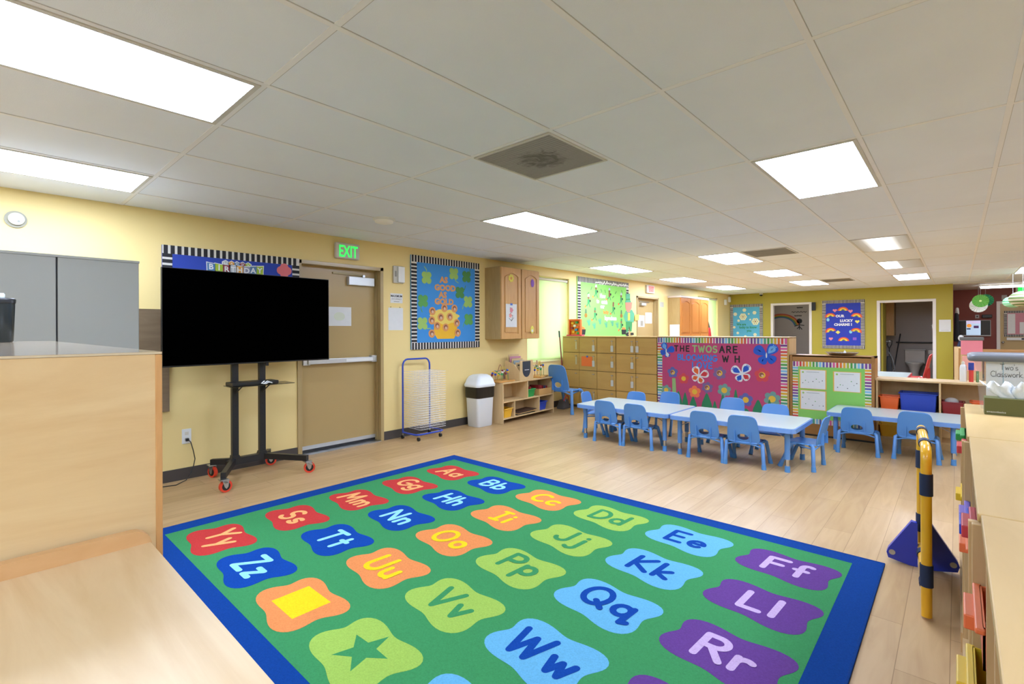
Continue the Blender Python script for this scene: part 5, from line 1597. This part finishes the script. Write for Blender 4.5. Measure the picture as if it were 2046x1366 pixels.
for (u, v, ax) in ((r_, .62, 'v'), (r_, .20, 'v'), (L - .02, .60, 'v'), (L - .02, .24, 'v'), (.18, H1 - .02, 'h'), (L - .17, H1 - .02, 'h'), (.16, .11, 'h'), (L - .16, .11, 'h')):
    g = MB()
    h_ = .05 if ax == 'v' else .03
    if ax == 'v': g.cyl(fd(u, v - h_), fd(u, v + h_), r_ + .004, NAVY, n=16)
    else: g.cyl(fd(u - h_, v), fd(u + h_, v), r_ + .004, NAVY, n=16)
    g.build('strap', t)
BF = mat('foot_blue', '#2338b8', .35, coat=.2)
for s_ in (-1, 1):
    cz = lambda u, v, w=0, s_=s_: e * (L - .06 + w) + nn * (s_ * u) + Vector((0, 0, v))
    o = MB().prism([(.018, .0), (.018, .245), (.045, .25), (.150, .075), (.158, .05), (.150, .02), (.05, .0)], cz, -.018, .018, BF).build('stabiliser_foot', t, bevel=.008)
    MB().prism(disc(.132, .055, .015, 16), cz, -.021, .021, STEEL).build('bolt_cap', o)

# ================================================================== RIGHT FOREGROUND SHELVES
TRAYC = {'g': mat('tray_green', '#2fa659', .35), 'k': mat('tray_coral', '#d8484c', .4), 'y': mat('tray_yellow', '#e6c32c', .4), 'v': mat('tray_violet', '#7a6ac0', .4), 'b': mat('tray_blue', '#2848c8', .35), 'r': mat('tray_red', '#c8404a', .4), 'o': mat('tray_orange', '#ee7c4a', .4)}
XF = 5.252


def cubby_unit(label, xf, y0, y1, ht=.90):
    L = y1 - y0; D = .46
    t = thing('tray_cabinet', label, 'cabinet', (xf, y0, 0), group='birch tray cabinets along the right edge')
    MB().box(-.02, 0, .0, D, .018, ht - .021, MAPLEZ).build('side_panel', t, bevel=.0015)
    MB().box(-.02, L - .018, .0, D, L, ht - .021, MAPLEZ).build('side_panel', t, bevel=.0015)
    MB().box(-.004, 0, ht - .02, D + .004, L, ht, MAPLET).build('top', t, bevel=.003)
    for k in (1, 2, 3): MB().box(-.004, L * k / 4 - .009, .08, D - .01, L * k / 4 + .009, ht - .02, MAPLEZ).build('partition', t)
    MB().box(-.026, .018, .0, .012, L - .018, .08, MAPLEZ).box(.012, .018, .062, D - .01, L - .018, .08, MAPLEZ).build('plinth', t)
    MB().box(D - .01, .018, .08, D, L - .018, ht - .02, MAPLE).build('back_panel', t)
    for k in range(4):
        for z in (.27, .46, .65): MB().box(.012, L * k / 4 + .0095, z, D - .02, L * (k + 1) / 4 - .0095, z + .008, MAPLEZ).build('runner_shelf', t)
    return t


cubby_unit('birch tray cabinet farthest along the right edge, under the clear tote', XF, 2.742, 3.928)
cubby_unit('birch tray cabinet in the middle of the right edge row', XF + .006, 1.615, 2.738)
cubby_unit('birch tray cabinet nearest the camera at the lower right corner', XF + .012, .44, 1.611)


def tray(label, x, y, z, h, c, out=.0, w=.24):
    out += .008
    t = thing('storage_tray', label, 'tray', (x, y, z), group='coloured storage trays in the right cabinets')
    m_ = TRAYC[c]
    t_ = .004
    g = MB().box(-out, -w / 2 + .01, 0, .36, w / 2 - .01, t_, m_).box(-out, -w / 2 + .01, 0, -out + t_, w / 2 - .01, h, m_).box(.36, -w / 2 + .01, 0, .364, w / 2 - .01, h, m_)
    g.box(-out, -w / 2 + .01, 0, .36, -w / 2 + .014, h, m_).box(-out, w / 2 - .014, 0, .36, w / 2 - .01, h, m_)
    g.build('body', t)
    MB().box(-out - .012, -w / 2, h - .012, -out + .004, w / 2, h, m_).box(-out - .028, -w / 4, h - .035, -out, w / 4, h - .004, m_).build('lip_handle', t, bevel=.003)
    return t


def cell(unit, k):
    y0, y1 = ((2.742, 3.928), (1.615, 2.738), (.44, 1.611))[unit]
    return y0 + (y1 - y0) * (k + .5) / 4


tray('green tray near the top of the far right cabinet', XF, cell(0, 1), .66, .19, 'g', .004)
tray('coral tray beside the green one at the top of the far right cabinet', XF, cell(0, 0), .66, .185, 'k', .0)
tray('pale yellow tray in the second row of the far right cabinet', XF, cell(0, 0), .478, .165, 'y', .004)
tray('violet tray in the second row of the middle right cabinet', XF + .006, cell(1, 3), .478, .165, 'v', .0)
tray('blue tray in the middle right cabinet beside the red one', XF + .006, cell(1, 1), .66, .105, 'b', .0)
tray('orange tray low beside the blue one in the middle right cabinet', XF + .006, cell(1, 2), .478, .14, 'o', .0)
tray('red tray at the top of the middle right cabinet, next to the nearest cabinet', XF + .006, cell(1, 0), .66, .185, 'r', -.004)
tray('orange tray at the top of the nearest right cabinet', XF + .012, cell(2, 3), .66, .085, 'o', .0)
tray('yellow tray at the bottom edge of the photo in the nearest right cabinet', XF + .012, cell(2, 3), .478, .12, 'y', .012)

# clear tote with grey lid and its handwritten sheet
CLR = mat('clear_tote', '#e6ebec', .12, alpha=.14)
t = thing('storage_tote', 'clear plastic tote with grey lid and a handwritten Classwork sheet inside', 'tote', (5.53, 3.86, .9))
g = MB()
V_ = []
for hx, hy, z in ((.215, .13, 0), (.235, .145, .25), (.25, .155, .262)): V_ += [(x, y, z) for x, y in rr(-hx, -hy, hx, hy, .03, 4)]
N = len(V_) // 3
g.add(V_, [(l * N + i, l * N + (i + 1) % N, (l + 1) * N + (i + 1) % N, (l + 1) * N + i) for l in range(2) for i in range(N)], CLR, True)
g.add(V_[:N], [tuple(range(N - 1, -1, -1))], CLR)
g.build('body', t)
GL = mat('tote_lid_grey', '#6d7075', .4)
V_ = []
for hx, hy, z in ((.262, .168, .262), (.268, .172, .27), (.268, .172, .292), (.25, .158, .302), (.24, .15, .296)): V_ += [(x, y, z) for x, y in rr(-hx, -hy, hx, hy, .035, 4)]
g = MB(); g.add(V_, [(l * N + i, l * N + (i + 1) % N, (l + 1) * N + (i + 1) % N, (l + 1) * N + i) for l in range(4) for i in range(N)], GL, True)
g.add(V_[-N:], [tuple(range(N))], GL); g.add(V_[:N], [tuple(range(N - 1, -1, -1))], GL); g.build('lid', t)
tt = thing('label_sheet', 'lined white sheet handwritten with the words Two\'s Classwork inside the clear tote', 'paper', (5.53, 3.735, .91))
fs = lambda u, v, w=0: Vector((u, -w, v))
g = MB().prism(rect(-.195, .0, .195, .25), fs, 0, .002, mat('bright_paper', '#eef0f0', .8)).box(-.13, -.0024, 0, -.127, -.002, .25, mat('line_blue', '#86b8cc', .7))
g.build('sheet', tt)
g = MB()
uo = -.0
for wd, px_, py_, hh_ in (("Two's", 2016, 739, .030), ('Classwork.', 2012, 753, .030)):
    uu, vv = GP(px_, py_, 3.735)
    fw_ = lambda a, b_, w=0: fs(uu - 5.53 + (a - uu + 5.53) * .78, b_, w)
    pen(g, wd, fw_, uu - 5.53, vv - .91, hh_, .003, INK, pw=.09, gap=.06)
g.build('handwriting', tt)
OLV = mat('tissue_box_olive', '#5d6030', .5, noise=.02)
t = thing('tissue_box', 'olive green tissue box with white tissues sticking out, on the right cabinet', 'tissue box', (5.45, 3.565, .9))
MB().box(-.128, -.06, 0, .128, .06, .085, OLV).text('amazonbasics', lambda u, v, w=0: Vector((u, -.06 - w, v)), -.085, .012, .013, .0, WHITE, .0005).build('body', t, bevel=.002)
rnd = random.Random(4)
for k in range(4):
    cx = -.045 + .028 * k; a = rnd.uniform(0, 3.1)
    v = []; n = 9
    for i in range(n):
        for j in range(n):
            u_, w_ = (i / (n - 1) - .5), j / (n - 1)
            lean = (k - 1.5) * .03
            v.append((cx + u_ * (.055 + .055 * w_) + lean * w_ + .006 * math.sin(9 * w_ + a), .012 * (k % 2 * 2 - 1) + .012 * math.sin(11 * u_ + a + 2 * w_) * w_ ** .5, .08 + w_ * (.078 + .016 * math.cos(13 * u_ + a)) - .012 * w_ ** 3 * (k % 2)))
    o = MB().add(v, [(i * n + j, (i + 1) * n + j, (i + 1) * n + j + 1, i * n + j + 1) for i in range(n - 1) for j in range(n - 1)], mat('tissue', '#e6ecee', .9), True).build('tissue', t)
    q = o.modifiers.new('thickness', 'SOLIDIFY'); q.thickness = .001

# ================================================================== LEFT FOREGROUND: cabinet, changing table, bottle
t = thing('storage_cabinet', 'tall light plywood cabinet with glossy top at the left edge of the photo', 'cabinet', (3.99, .272, 0))
MB().box(-.02, -1.2, 0, 0, -.012, 1.2945, MAPLE).build('end_panel', t)
MB().box(-.022, -.012, 0, .002, 0, 1.2945, MAPLEE).build('edge_strip', t, bevel=.002)
MB().box(-2.02, -1.2, 1.295, 0.0, .0, 1.30, mat('glossy_laminate_top', '#a3927a', .12, coat=.5, noise=.04)).box(-.02, -1.2, 1.2952, .001, -.001, 1.2995, mat('top_edging', '#d9cdb2', .15, coat=1)).build('top', t)
MB().box(-2.02, -.02, 0, -.022, -.004, 1.285, MAPLE).build('back_panel', t)
MB().box(-2.0, -.003, .02, -.05, .006, 1.26, mat('white_backing', '#c9ccd0', .5)).build('white_backing', t)
MB().box(-2.02, -1.2, 0, -2.0, -.02, 1.285, MAPLE).build('side_panel', t)

t = thing('changing_table', 'light maple table with a raised rear lip at the lower left', 'table', (4.0, .245, 0))
MB().prism(rr(.0, -1.3, .82, .0, .02), lambda u, v, w=0: Vector((u, v, .895 + w)), 0, .025, MAPLEX).build('tabletop', t, bevel=.003)
LIP = wood('maple_lip', '#e2bb88', '#cfa26c', axis=1, scale=2, stretch=6, rough=.45, contrast=.8)
prof = [(-1.3, .918), (-1.3, .948), (-.022, .948)] + [(-.022 + .03 * math.sin(R(a)), .918 + .03 * math.cos(R(a))) for a in (20, 40, 60, 80, 90)]
MB().prism([(u - .006, v) for u, v in prof], lambda u, v, w=0: Vector((w, u, v)), .0, .02, LIP).build('rear_lip', t, bevel=.005)
for (x, y) in ((.03, -.07), (.75, -.07), (.03, -1.25), (.75, -1.25)): MB().box(x, y, 0, x + .045, y + .045, .895, LIP).build('leg', t, bevel=.003)
MB().box(.03, -.05, .80, .79, -.03, .895, LIP).box(.03, -1.24, .80, .79, -1.22, .895, LIP).box(.035, -1.2, .80, .05, -.05, .895, LIP).box(.77, -1.2, .80, .785, -.05, .895, LIP).build('apron', t)

t = thing('tumbler', 'dark steel tumbler with a clear knob on the glossy cabinet top', 'bottle', (2.28, .093, 1.3005))
TMB = mat('tumbler_dark', '#2c3438', .25, metal=.4)
MB().lathe([(.033, 0), (.037, .006), (.042, .15), (.042, .165)], (0, 0, 0), TMB, 28).build('body', t)
MB().lathe([(.044, .162), (.045, .178), (.04, .183), (.01, .184)], (0, 0, 0), BLACK, 28).build('lid', t)
MB().lathe([(.011, .183), (.012, .196), (.009, .203)], (.012, 0, 0), mat('clear_knob', '#c3d0d6', .2), 14).build('knob', t)

t = thing('metal_cabinet', 'tall grey two-door metal cabinet behind the plywood cabinet on the left', 'cabinet', (1.02, .345, 0))
GRY = mat('cabinet_grey', '#929590', .5, noise=.02, nscale=2)
MB().box(-.46, -.455, 0, -.02, .455, 1.83, GRY).build('body', t, bevel=.004)
MB().box(-.02, .036, .05, .0, .45, 1.815, GRY).build('door', t, bevel=.003)
MB().box(-.02, -.45, .05, .0, .028, 1.815, GRY).build('door', t, bevel=.003)
MB().box(-.03, -.455, 1.815, .004, .455, 1.83, GRY).build('top_rim', t)
MB().box(-.019, .028, .05, -.015, .036, 1.815, INK).build('door_gap', t)

# ================================================================== FAR ROOM WITH THE MAROON WALL
FR = FY(YB)
a, b_ = GP(1912, 640, YB - .06), GP(1980, 671.5, YB - .06)
t = thing('television', 'wall television showing a bright picture on the maroon wall', 'television', ((a[0] + b_[0]) / 2, YB - .002, b_[1]))
hw, hh = (b_[0] - a[0]) / 2, a[1] - b_[1]
MB().box(-hw, -.05, 0, hw, -.004, hh, mat('tv_silver', '#a7abb0', .3)).build('casing', t, bevel=.004)
SCN = mat('dark_screen', '#141d2b', .2)
sc = MB().box(-hw + .012, -.052, .03, hw - .012, -.05, hh - .012, SCN).build('screen', t)
fsc = lambda u, v, w=0: Vector((u, -.052 - w, v))
g = MB().prism(rect(-hw * .44, .03, hw * .41, hh - .012), fsc, 0, .001, emit('screen_blue_white', '#b9d2ee', .35))
g.prism(rect(-hw * .44, hh - .09, hw * .41, hh - .012), fsc, .001, .0015, emit('screen_lilac', '#cfc8ef', .35))
g.prism(disc(-.09, hh * .66, .05), fsc, .0015, .002, emit('screen_orange', '#f09a3c', .35)).prism(rect(.0, hh * .5, .1, hh * .66), fsc, .0015, .002, emit('screen_plum', '#4a2a5c', .3)).prism(rect(-.14, hh * .42, -.06, hh * .5), fsc, .0015, .002, emit('screen_dark', '#26304a', .3))
g.build('picture', sc)
u, v = GP(1952.5, 632, YB); u2, v2 = GP(1972, 632, YB)
t = thing('wall_outlet', 'grey outlet plate above the television on the maroon wall', 'outlet', (u, YB, v))
MB().box(-.04, -.01, -.05, .04, 0, .045, mat('plate_grey', '#a9a3a0', .5)).box(-.015, -.02, -.02, .015, -.01, .015, BLACK).build('plate', t)
t = thing('power_adapter', 'black box mounted above the television on the maroon wall', 'adapter', (u2, YB, v))
MB().box(-.10, -.06, -.045, .10, 0, .045, BLACK).build('body', t, bevel=.012)
# tan door with its small board
DX0, DZ = GP(1996, 608, YB)
g = MB().box(5.99, YB - .03, 0, 6.06, YB + .001, 2.06, WTRIM).box(6.98, YB - .03, 0, 7.05, YB + .001, 2.06, WTRIM).box(6.06, YB - .03, 1.99, 6.98, YB + .001, 2.06, WTRIM)
dd = struct(g, 'door_5', bevel=.003)
lf = MB().box(6.06, YB - .012, 0.01, 6.98, YB - .002, 1.99, TAN).build('door_leaf', dd)
MB().cyl((6.11, YB - .012, .97), (6.11, YB - .05, .97), .012, STEEL).ball((6.11, YB - .07, .97), .028, STEEL).build('door_knob', lf)
bt, f2, d = board('bulletin_board', 'small striped board with papers on a pink ground, hung on the far tan door', FY(YB - .013), 6.13, 1.12, 6.88, 1.80, mat('board_pink', '#c98a98', .8), .06, .03)
MB().prism(rect(6.20, 1.20, 6.34, 1.72), f2, d, d + .002, PAPER).prism(rect(6.42, 1.2, 6.6, 1.5), f2, d, d + .002, PAPER).build('notice', bt)
t = thing('file_holder', 'white and black wall file holder below the small board on the far door', 'holder', (6.5, YB - .013, 1.03))
MB().box(-.32, -.05, 0, .3, 0, .07, WHITE).box(-.05, -.052, .015, .29, -.05, .055, BLACK).build('body', t)
t = thing('exit_sign', 'green exit sign cut off by the right photo edge above the far tan door', 'exit sign', (6.5, YB, 2.26))
MB().box(-.15, -.05, 0, .15, 0, .17, mat('exit_white', '#c9c4bc', .4)).build('housing', t)
MB().prism(rect(-.11, .015, .12, .155), lambda u, v, w=0: Vector((u, -.05 - w, v)), 0, .002, emit('exit_green', '#2df25c', .5)).build('lit_face', t)
tag(MB().box(-.05, -.02, 0, .05, 0, .12, mat('plate_grey', '#a9a3a0', .5)).build('wall_sensor', loc=(6.14, YB, 2.10)), 'small grey plate above the far tan door', 'sensor')

# green paper lanterns hanging from the ceiling
LG1, LG2, LG3, LWH = mat('lantern_green', '#5c9a3c', .7), mat('lantern_deep_green', '#1f7a4a', .7), mat('lantern_pale_green', '#6fca8c', .7), mat('lantern_white', '#d6dad2', .7)


def lantern(label, px, py, Y, r, m_, m2=None, kind='fan', tilt=0):
    x, z = GP(px, py, Y)
    t = thing('paper_lantern', label, 'lantern', (x, Y, z), group='green paper decorations hanging in the far room')
    MB().tube([(0, 0, r * .9), (0, 0, CH - .02 - z)], .0015, PAPER, 4).build('string', t)
    if kind == 'ball':
        g = MB(); n = 22; k = 14
        v = []
        for j in range(k + 1):
            a = PI * j / k
            v += [(r * math.sin(a) * math.cos(2 * PI * i / n) * 1.15, r * math.sin(a) * math.sin(2 * PI * i / n), -r * math.cos(a) * .85) for i in range(n)]
        for j in range(k):
            g.add(v[j * n:(j + 2) * n], [(i, (i + 1) % n, n + (i + 1) % n, n + i) for i in range(n)], m_ if j % 2 else (m2 or m_), True)
        g.build('shade', t)
    else:
        g = MB(); n = 36
        f = lambda u, v, w=0: Vector((u, -w, v))
        for q in range(n):
            a0, a1 = 2 * PI * q / n, 2 * PI * (q + 1) / n
            g.add([f(0, 0, .01), f(r * math.cos(a0), r * math.sin(a0), .02 * (q % 2)), f(r * math.cos(a1), r * math.sin(a1), .02 * ((q + 1) % 2)), f(0, 0, -.01)], [(0, 1, 2), (3, 2, 1)], m_)
        g.prism(disc(0, 0, r * .16), f, .015, .02, m2 or m_)
        g.build('pleated_disc', t)
    t.rotation_euler = (0, 0, tilt)
    return t


lantern('mid green pleated paper disc in front of its neighbours by the maroon wall', 1959, 601, 14.6, .135, LG1, mat('lantern_centre', '#c6d98c', .7))
lantern('dark green pleated paper disc behind the mid green one', 1969, 600, 15.0, .135, LG2, LG2)
lantern('white pleated paper disc lowest of the cluster', 1955, 610, 14.9, .15, LWH, LWH)
lantern('pale green checked paper lantern above the small board', 2024, 603, 13.5, .13, LG3, mat('lantern_mint', '#bfe8cc', .7), 'ball')
lantern('green and cream striped paper lantern at the right photo edge', 2044, 597, 13.0, .17, mat('lantern_olive', '#6f8a4a', .7), mat('lantern_cream', '#d9d4b8', .7), 'ball')

# wooden crib rails and the pink drawer box
CRB = mat('crib_wood', '#c79a64', .5, noise=.06)
t = thing('wooden_crib', 'slatted wooden crib beyond the bin shelf at the right', 'crib', (5.26, 11.6, 0))
for y in (0, .62):
    g = MB().box(0, y, .93, 1.3, y + .03, .97, CRB).box(0, y, .25, 1.3, y + .03, .29, CRB)
    g = g.build('rail', t)
    for k in range(18): MB().cyl((.04 + .071 * k, y + .015, .29), (.04 + .071 * k, y + .015, .93), .009, CRB, n=8).build('slat', g)
for x in (-.03, 1.3):
    MB().box(x, 0, 0, x + .03, .65, 1.0, CRB).build('end_panel', t, bevel=.004)
MB().box(0, .03, .3, 1.3, .62, .38, PAPER).build('mattress', t, bevel=.02)
t = thing('drawer_box', 'pink storage drawer box with grey lid in front of the crib', 'box', (5.385, 10.9, 0))
MB().box(-.12, -.15, 0, .125, .15, .92, SHP).build('stand', t)
MB().box(-.125, -.16, .92, .13, .16, 1.15, mat('drawer_pink', '#ee8fa4', .5)).box(-.11, -.15, .66, .115, -.16, .90, mat('drawer_pale_pink', '#f0b0a8', .5)).build('drawer', t, bevel=.006)
MB().box(-.14, -.17, 1.15, .145, .17, 1.20, mat('lid_grey', '#6b6e72', .5)).build('lid', t, bevel=.008)
t = thing('hanging_coat', 'dark coat with white trim hung at the corner of the olive wall', 'coat', (5.143, 17.1, 1.2))
MB().taper((.06, 0), .12, .3, .08, .2, -.2, .55, mat('coat_dark', '#2a2f38', .9)).build('body', t, bevel=.04)
MB().taper((.07, 0), .09, .18, .06, .12, .5, .68, mat('coat_white', '#c6c8c8', .9)).build('collar', t, bevel=.03)
t = thing('cloth_bundle', 'white and navy cloth bundle on a wooden stand at the corner of the olive wall', 'bundle', (5.3, 15.6, .0))
MB().box(-.14, -.2, 0, .14, .2, .92, SHP).build('stand', t)
MB().taper((0, 0), .2, .3, .08, .14, .92, 1.12, mat('bundle_navy', '#2a3552', .8)).build('cloth', t, bevel=.03)
MB().ball((-.02, -.1, 1.12), .055, PAPER, sz=1.3).build('cap', t)

# ================================================================== BATHROOMS
t = thing('toilet', 'grey-white toilet inside the right bathroom', 'toilet', (4.34, 17.8, 0))
CER = mat('ceramic', '#b9b6b0', .2, coat=.5)
MB().box(-.22, -.2, .38, .22, -.01, .74, CER).box(-.235, -.21, .74, .235, -.005, .775, CER).build('tank', t, bevel=.015)
MB().lathe([(.10, 0), (.11, .02), (.09, .15), (.13, .3), (.185, .38), (.19, .40), (.15, .40)], (0, -.43, 0), CER, 24, 1, 1.25).build('bowl', t)
MB().prism(disc(0, -.44, .195, 28, 1, 1.22), FZ(0), .402, .43, CER).build('seat_lid', t, bevel=.008)
MB().cyl((-.15, -.2, .68), (-.15, -.225, .68), .012, STEEL, n=8).build('flush_handle', t)
t = thing('grab_bar', 'long steel grab bar on the back wall of the right bathroom', 'bar', (4.35, 17.8, .955))
MB().tube([(-.42, 0, 0), (-.42, -.05, 0), (.42, -.05, 0), (.42, 0, 0)], .02, mat('bar_dark', '#4a4a48', .4), 10).build('rail', t)
t = thing('wall_cabinet', 'dim oak cabinet high inside the right bathroom', 'cabinet', (3.80, 17.45, 1.15))
MB().box(-.12, -.1, 0, .1, .34, .92, OAK).box(.1, -.1, 0, .115, .34, .92, OAKS).build('body', t, bevel=.003)
t = thing('mop', 'mop handle leaning in the left corner of the right bathroom', 'mop', (3.96, 17.45, 0))
MB().cyl((-.08, 0, .1), (.06, .25, 1.2), .014, BLACK, n=8).build('handle', t)
MB().taper((-.08, 0), .2, .12, .08, .06, 0, .14, mat('mop_head', '#6f6c66', .9)).build('head', t)
t = thing('vacuum_cleaner', 'dark upright vacuum cleaner with a looped handle inside the right bathroom', 'vacuum cleaner', (3.83, 16.9, 0))
MB().box(-.1, -.15, 0, .1, .12, .1, BLACK).taper((0, .05), .14, .12, .1, .08, .1, .6, mat('vacuum_grey', '#3a4046', .4)).build('body', t, bevel=.02)
MB().tube([(0, .06, .58), (0, .1, .8), (-.05, .1, .9), (-.02, .1, 1.0), (.06, .1, 1.02), (.05, .1, .92), (0, .1, .8)], .012, BLACK, 8).build('handle', t)
MB().tube([(-.02, 0, .72), (.05, -.02, .6), (.1, 0, .4), (.12, .02, .25), (.06, .03, .15)], .015, mat('hose_grey', '#8a8f92', .5), 8).build('hose', t)
t = thing('wash_basin', 'white wash basin at the right edge inside the right bathroom', 'basin', (4.82, 17.3, 0))
MB().box(-.18, -.2, .66, .2, .3, .78, CER).build('basin', t, bevel=.02)
MB().box(-.02, .0, 0, .12, .2, .66, CER).build('pedestal', t)
t = thing('ceiling_light', 'unseen round ceiling lamp added to brighten the left bathroom', 'ceiling light', (1.6, 16.7, CH))
MB().lathe([(.13, 0), (.14, -.02), (.1, -.06), (.01, -.075)], (0, 0, 0), emit('bathroom_fill_globe', '#f2f0e6', 14), 20).build('fill_globe', t)  # lamp out of sight, added to raise the light on the bathroom wall
# rainbow mural and stick figure in the left bathroom
FB = FY(17.798)
cx, cz_ = GP(1562, 660, 17.8)
t = thing('rainbow_mural', 'painted rainbow on the grey wall inside the left bathroom', 'mural', (.95, 17.797, 1.40))
fm = lambda u, v, w=0: Vector((u, -w, v))
for k, m_ in enumerate([mat('mural_red', '#a8483a', .8), mat('mural_orange', '#c07a34', .8), mat('mural_green', '#5f7a3c', .8), mat('mural_blue', '#3d6088', .8)]):
    r1 = .56 - .042 * k; r0 = r1 - .043
    P_ = [(r1 * math.cos(R(a)), r1 * .8 * math.sin(R(a))) for a in range(8, 121, 6)] + [(r0 * math.cos(R(a)), r0 * .8 * math.sin(R(a))) for a in range(120, 7, -6)]
    MB().prism(P_, fm, 0, .001, m_).build('colour_band', t)
t = thing('stick_figure_decal', 'black curly-haired stick figure decal on the grey bathroom wall', 'decal', (1.48, 17.797, 1.46))
MB().prism(petals(0, .14, .085, 9, .25), fm, 0, .001, INK).stroke([[(0, .05), (0, -.12)], [(-.13, -.02), (0, .02), (.13, .0)], [(-.06, -.1), (0, -.03), (.07, -.12)]], fm, .001, .012, INK).build('figure', t)
t = thing('wall_lettering', 'small black script lettering at the top of the grey bathroom wall', 'lettering', (1.47, 17.797, 1.86))
g = MB()
for (u, v, L_) in ((.02, .17, .16), (0, .03, .42), (-.03, -.09, .2)):
    g.stroke([[(u - L_ / 2 + L_ * i / 14, v + .018 * math.sin(i * 2.3)) for i in range(15)]], fm, 0, .008, INK)
g.build('script', t)
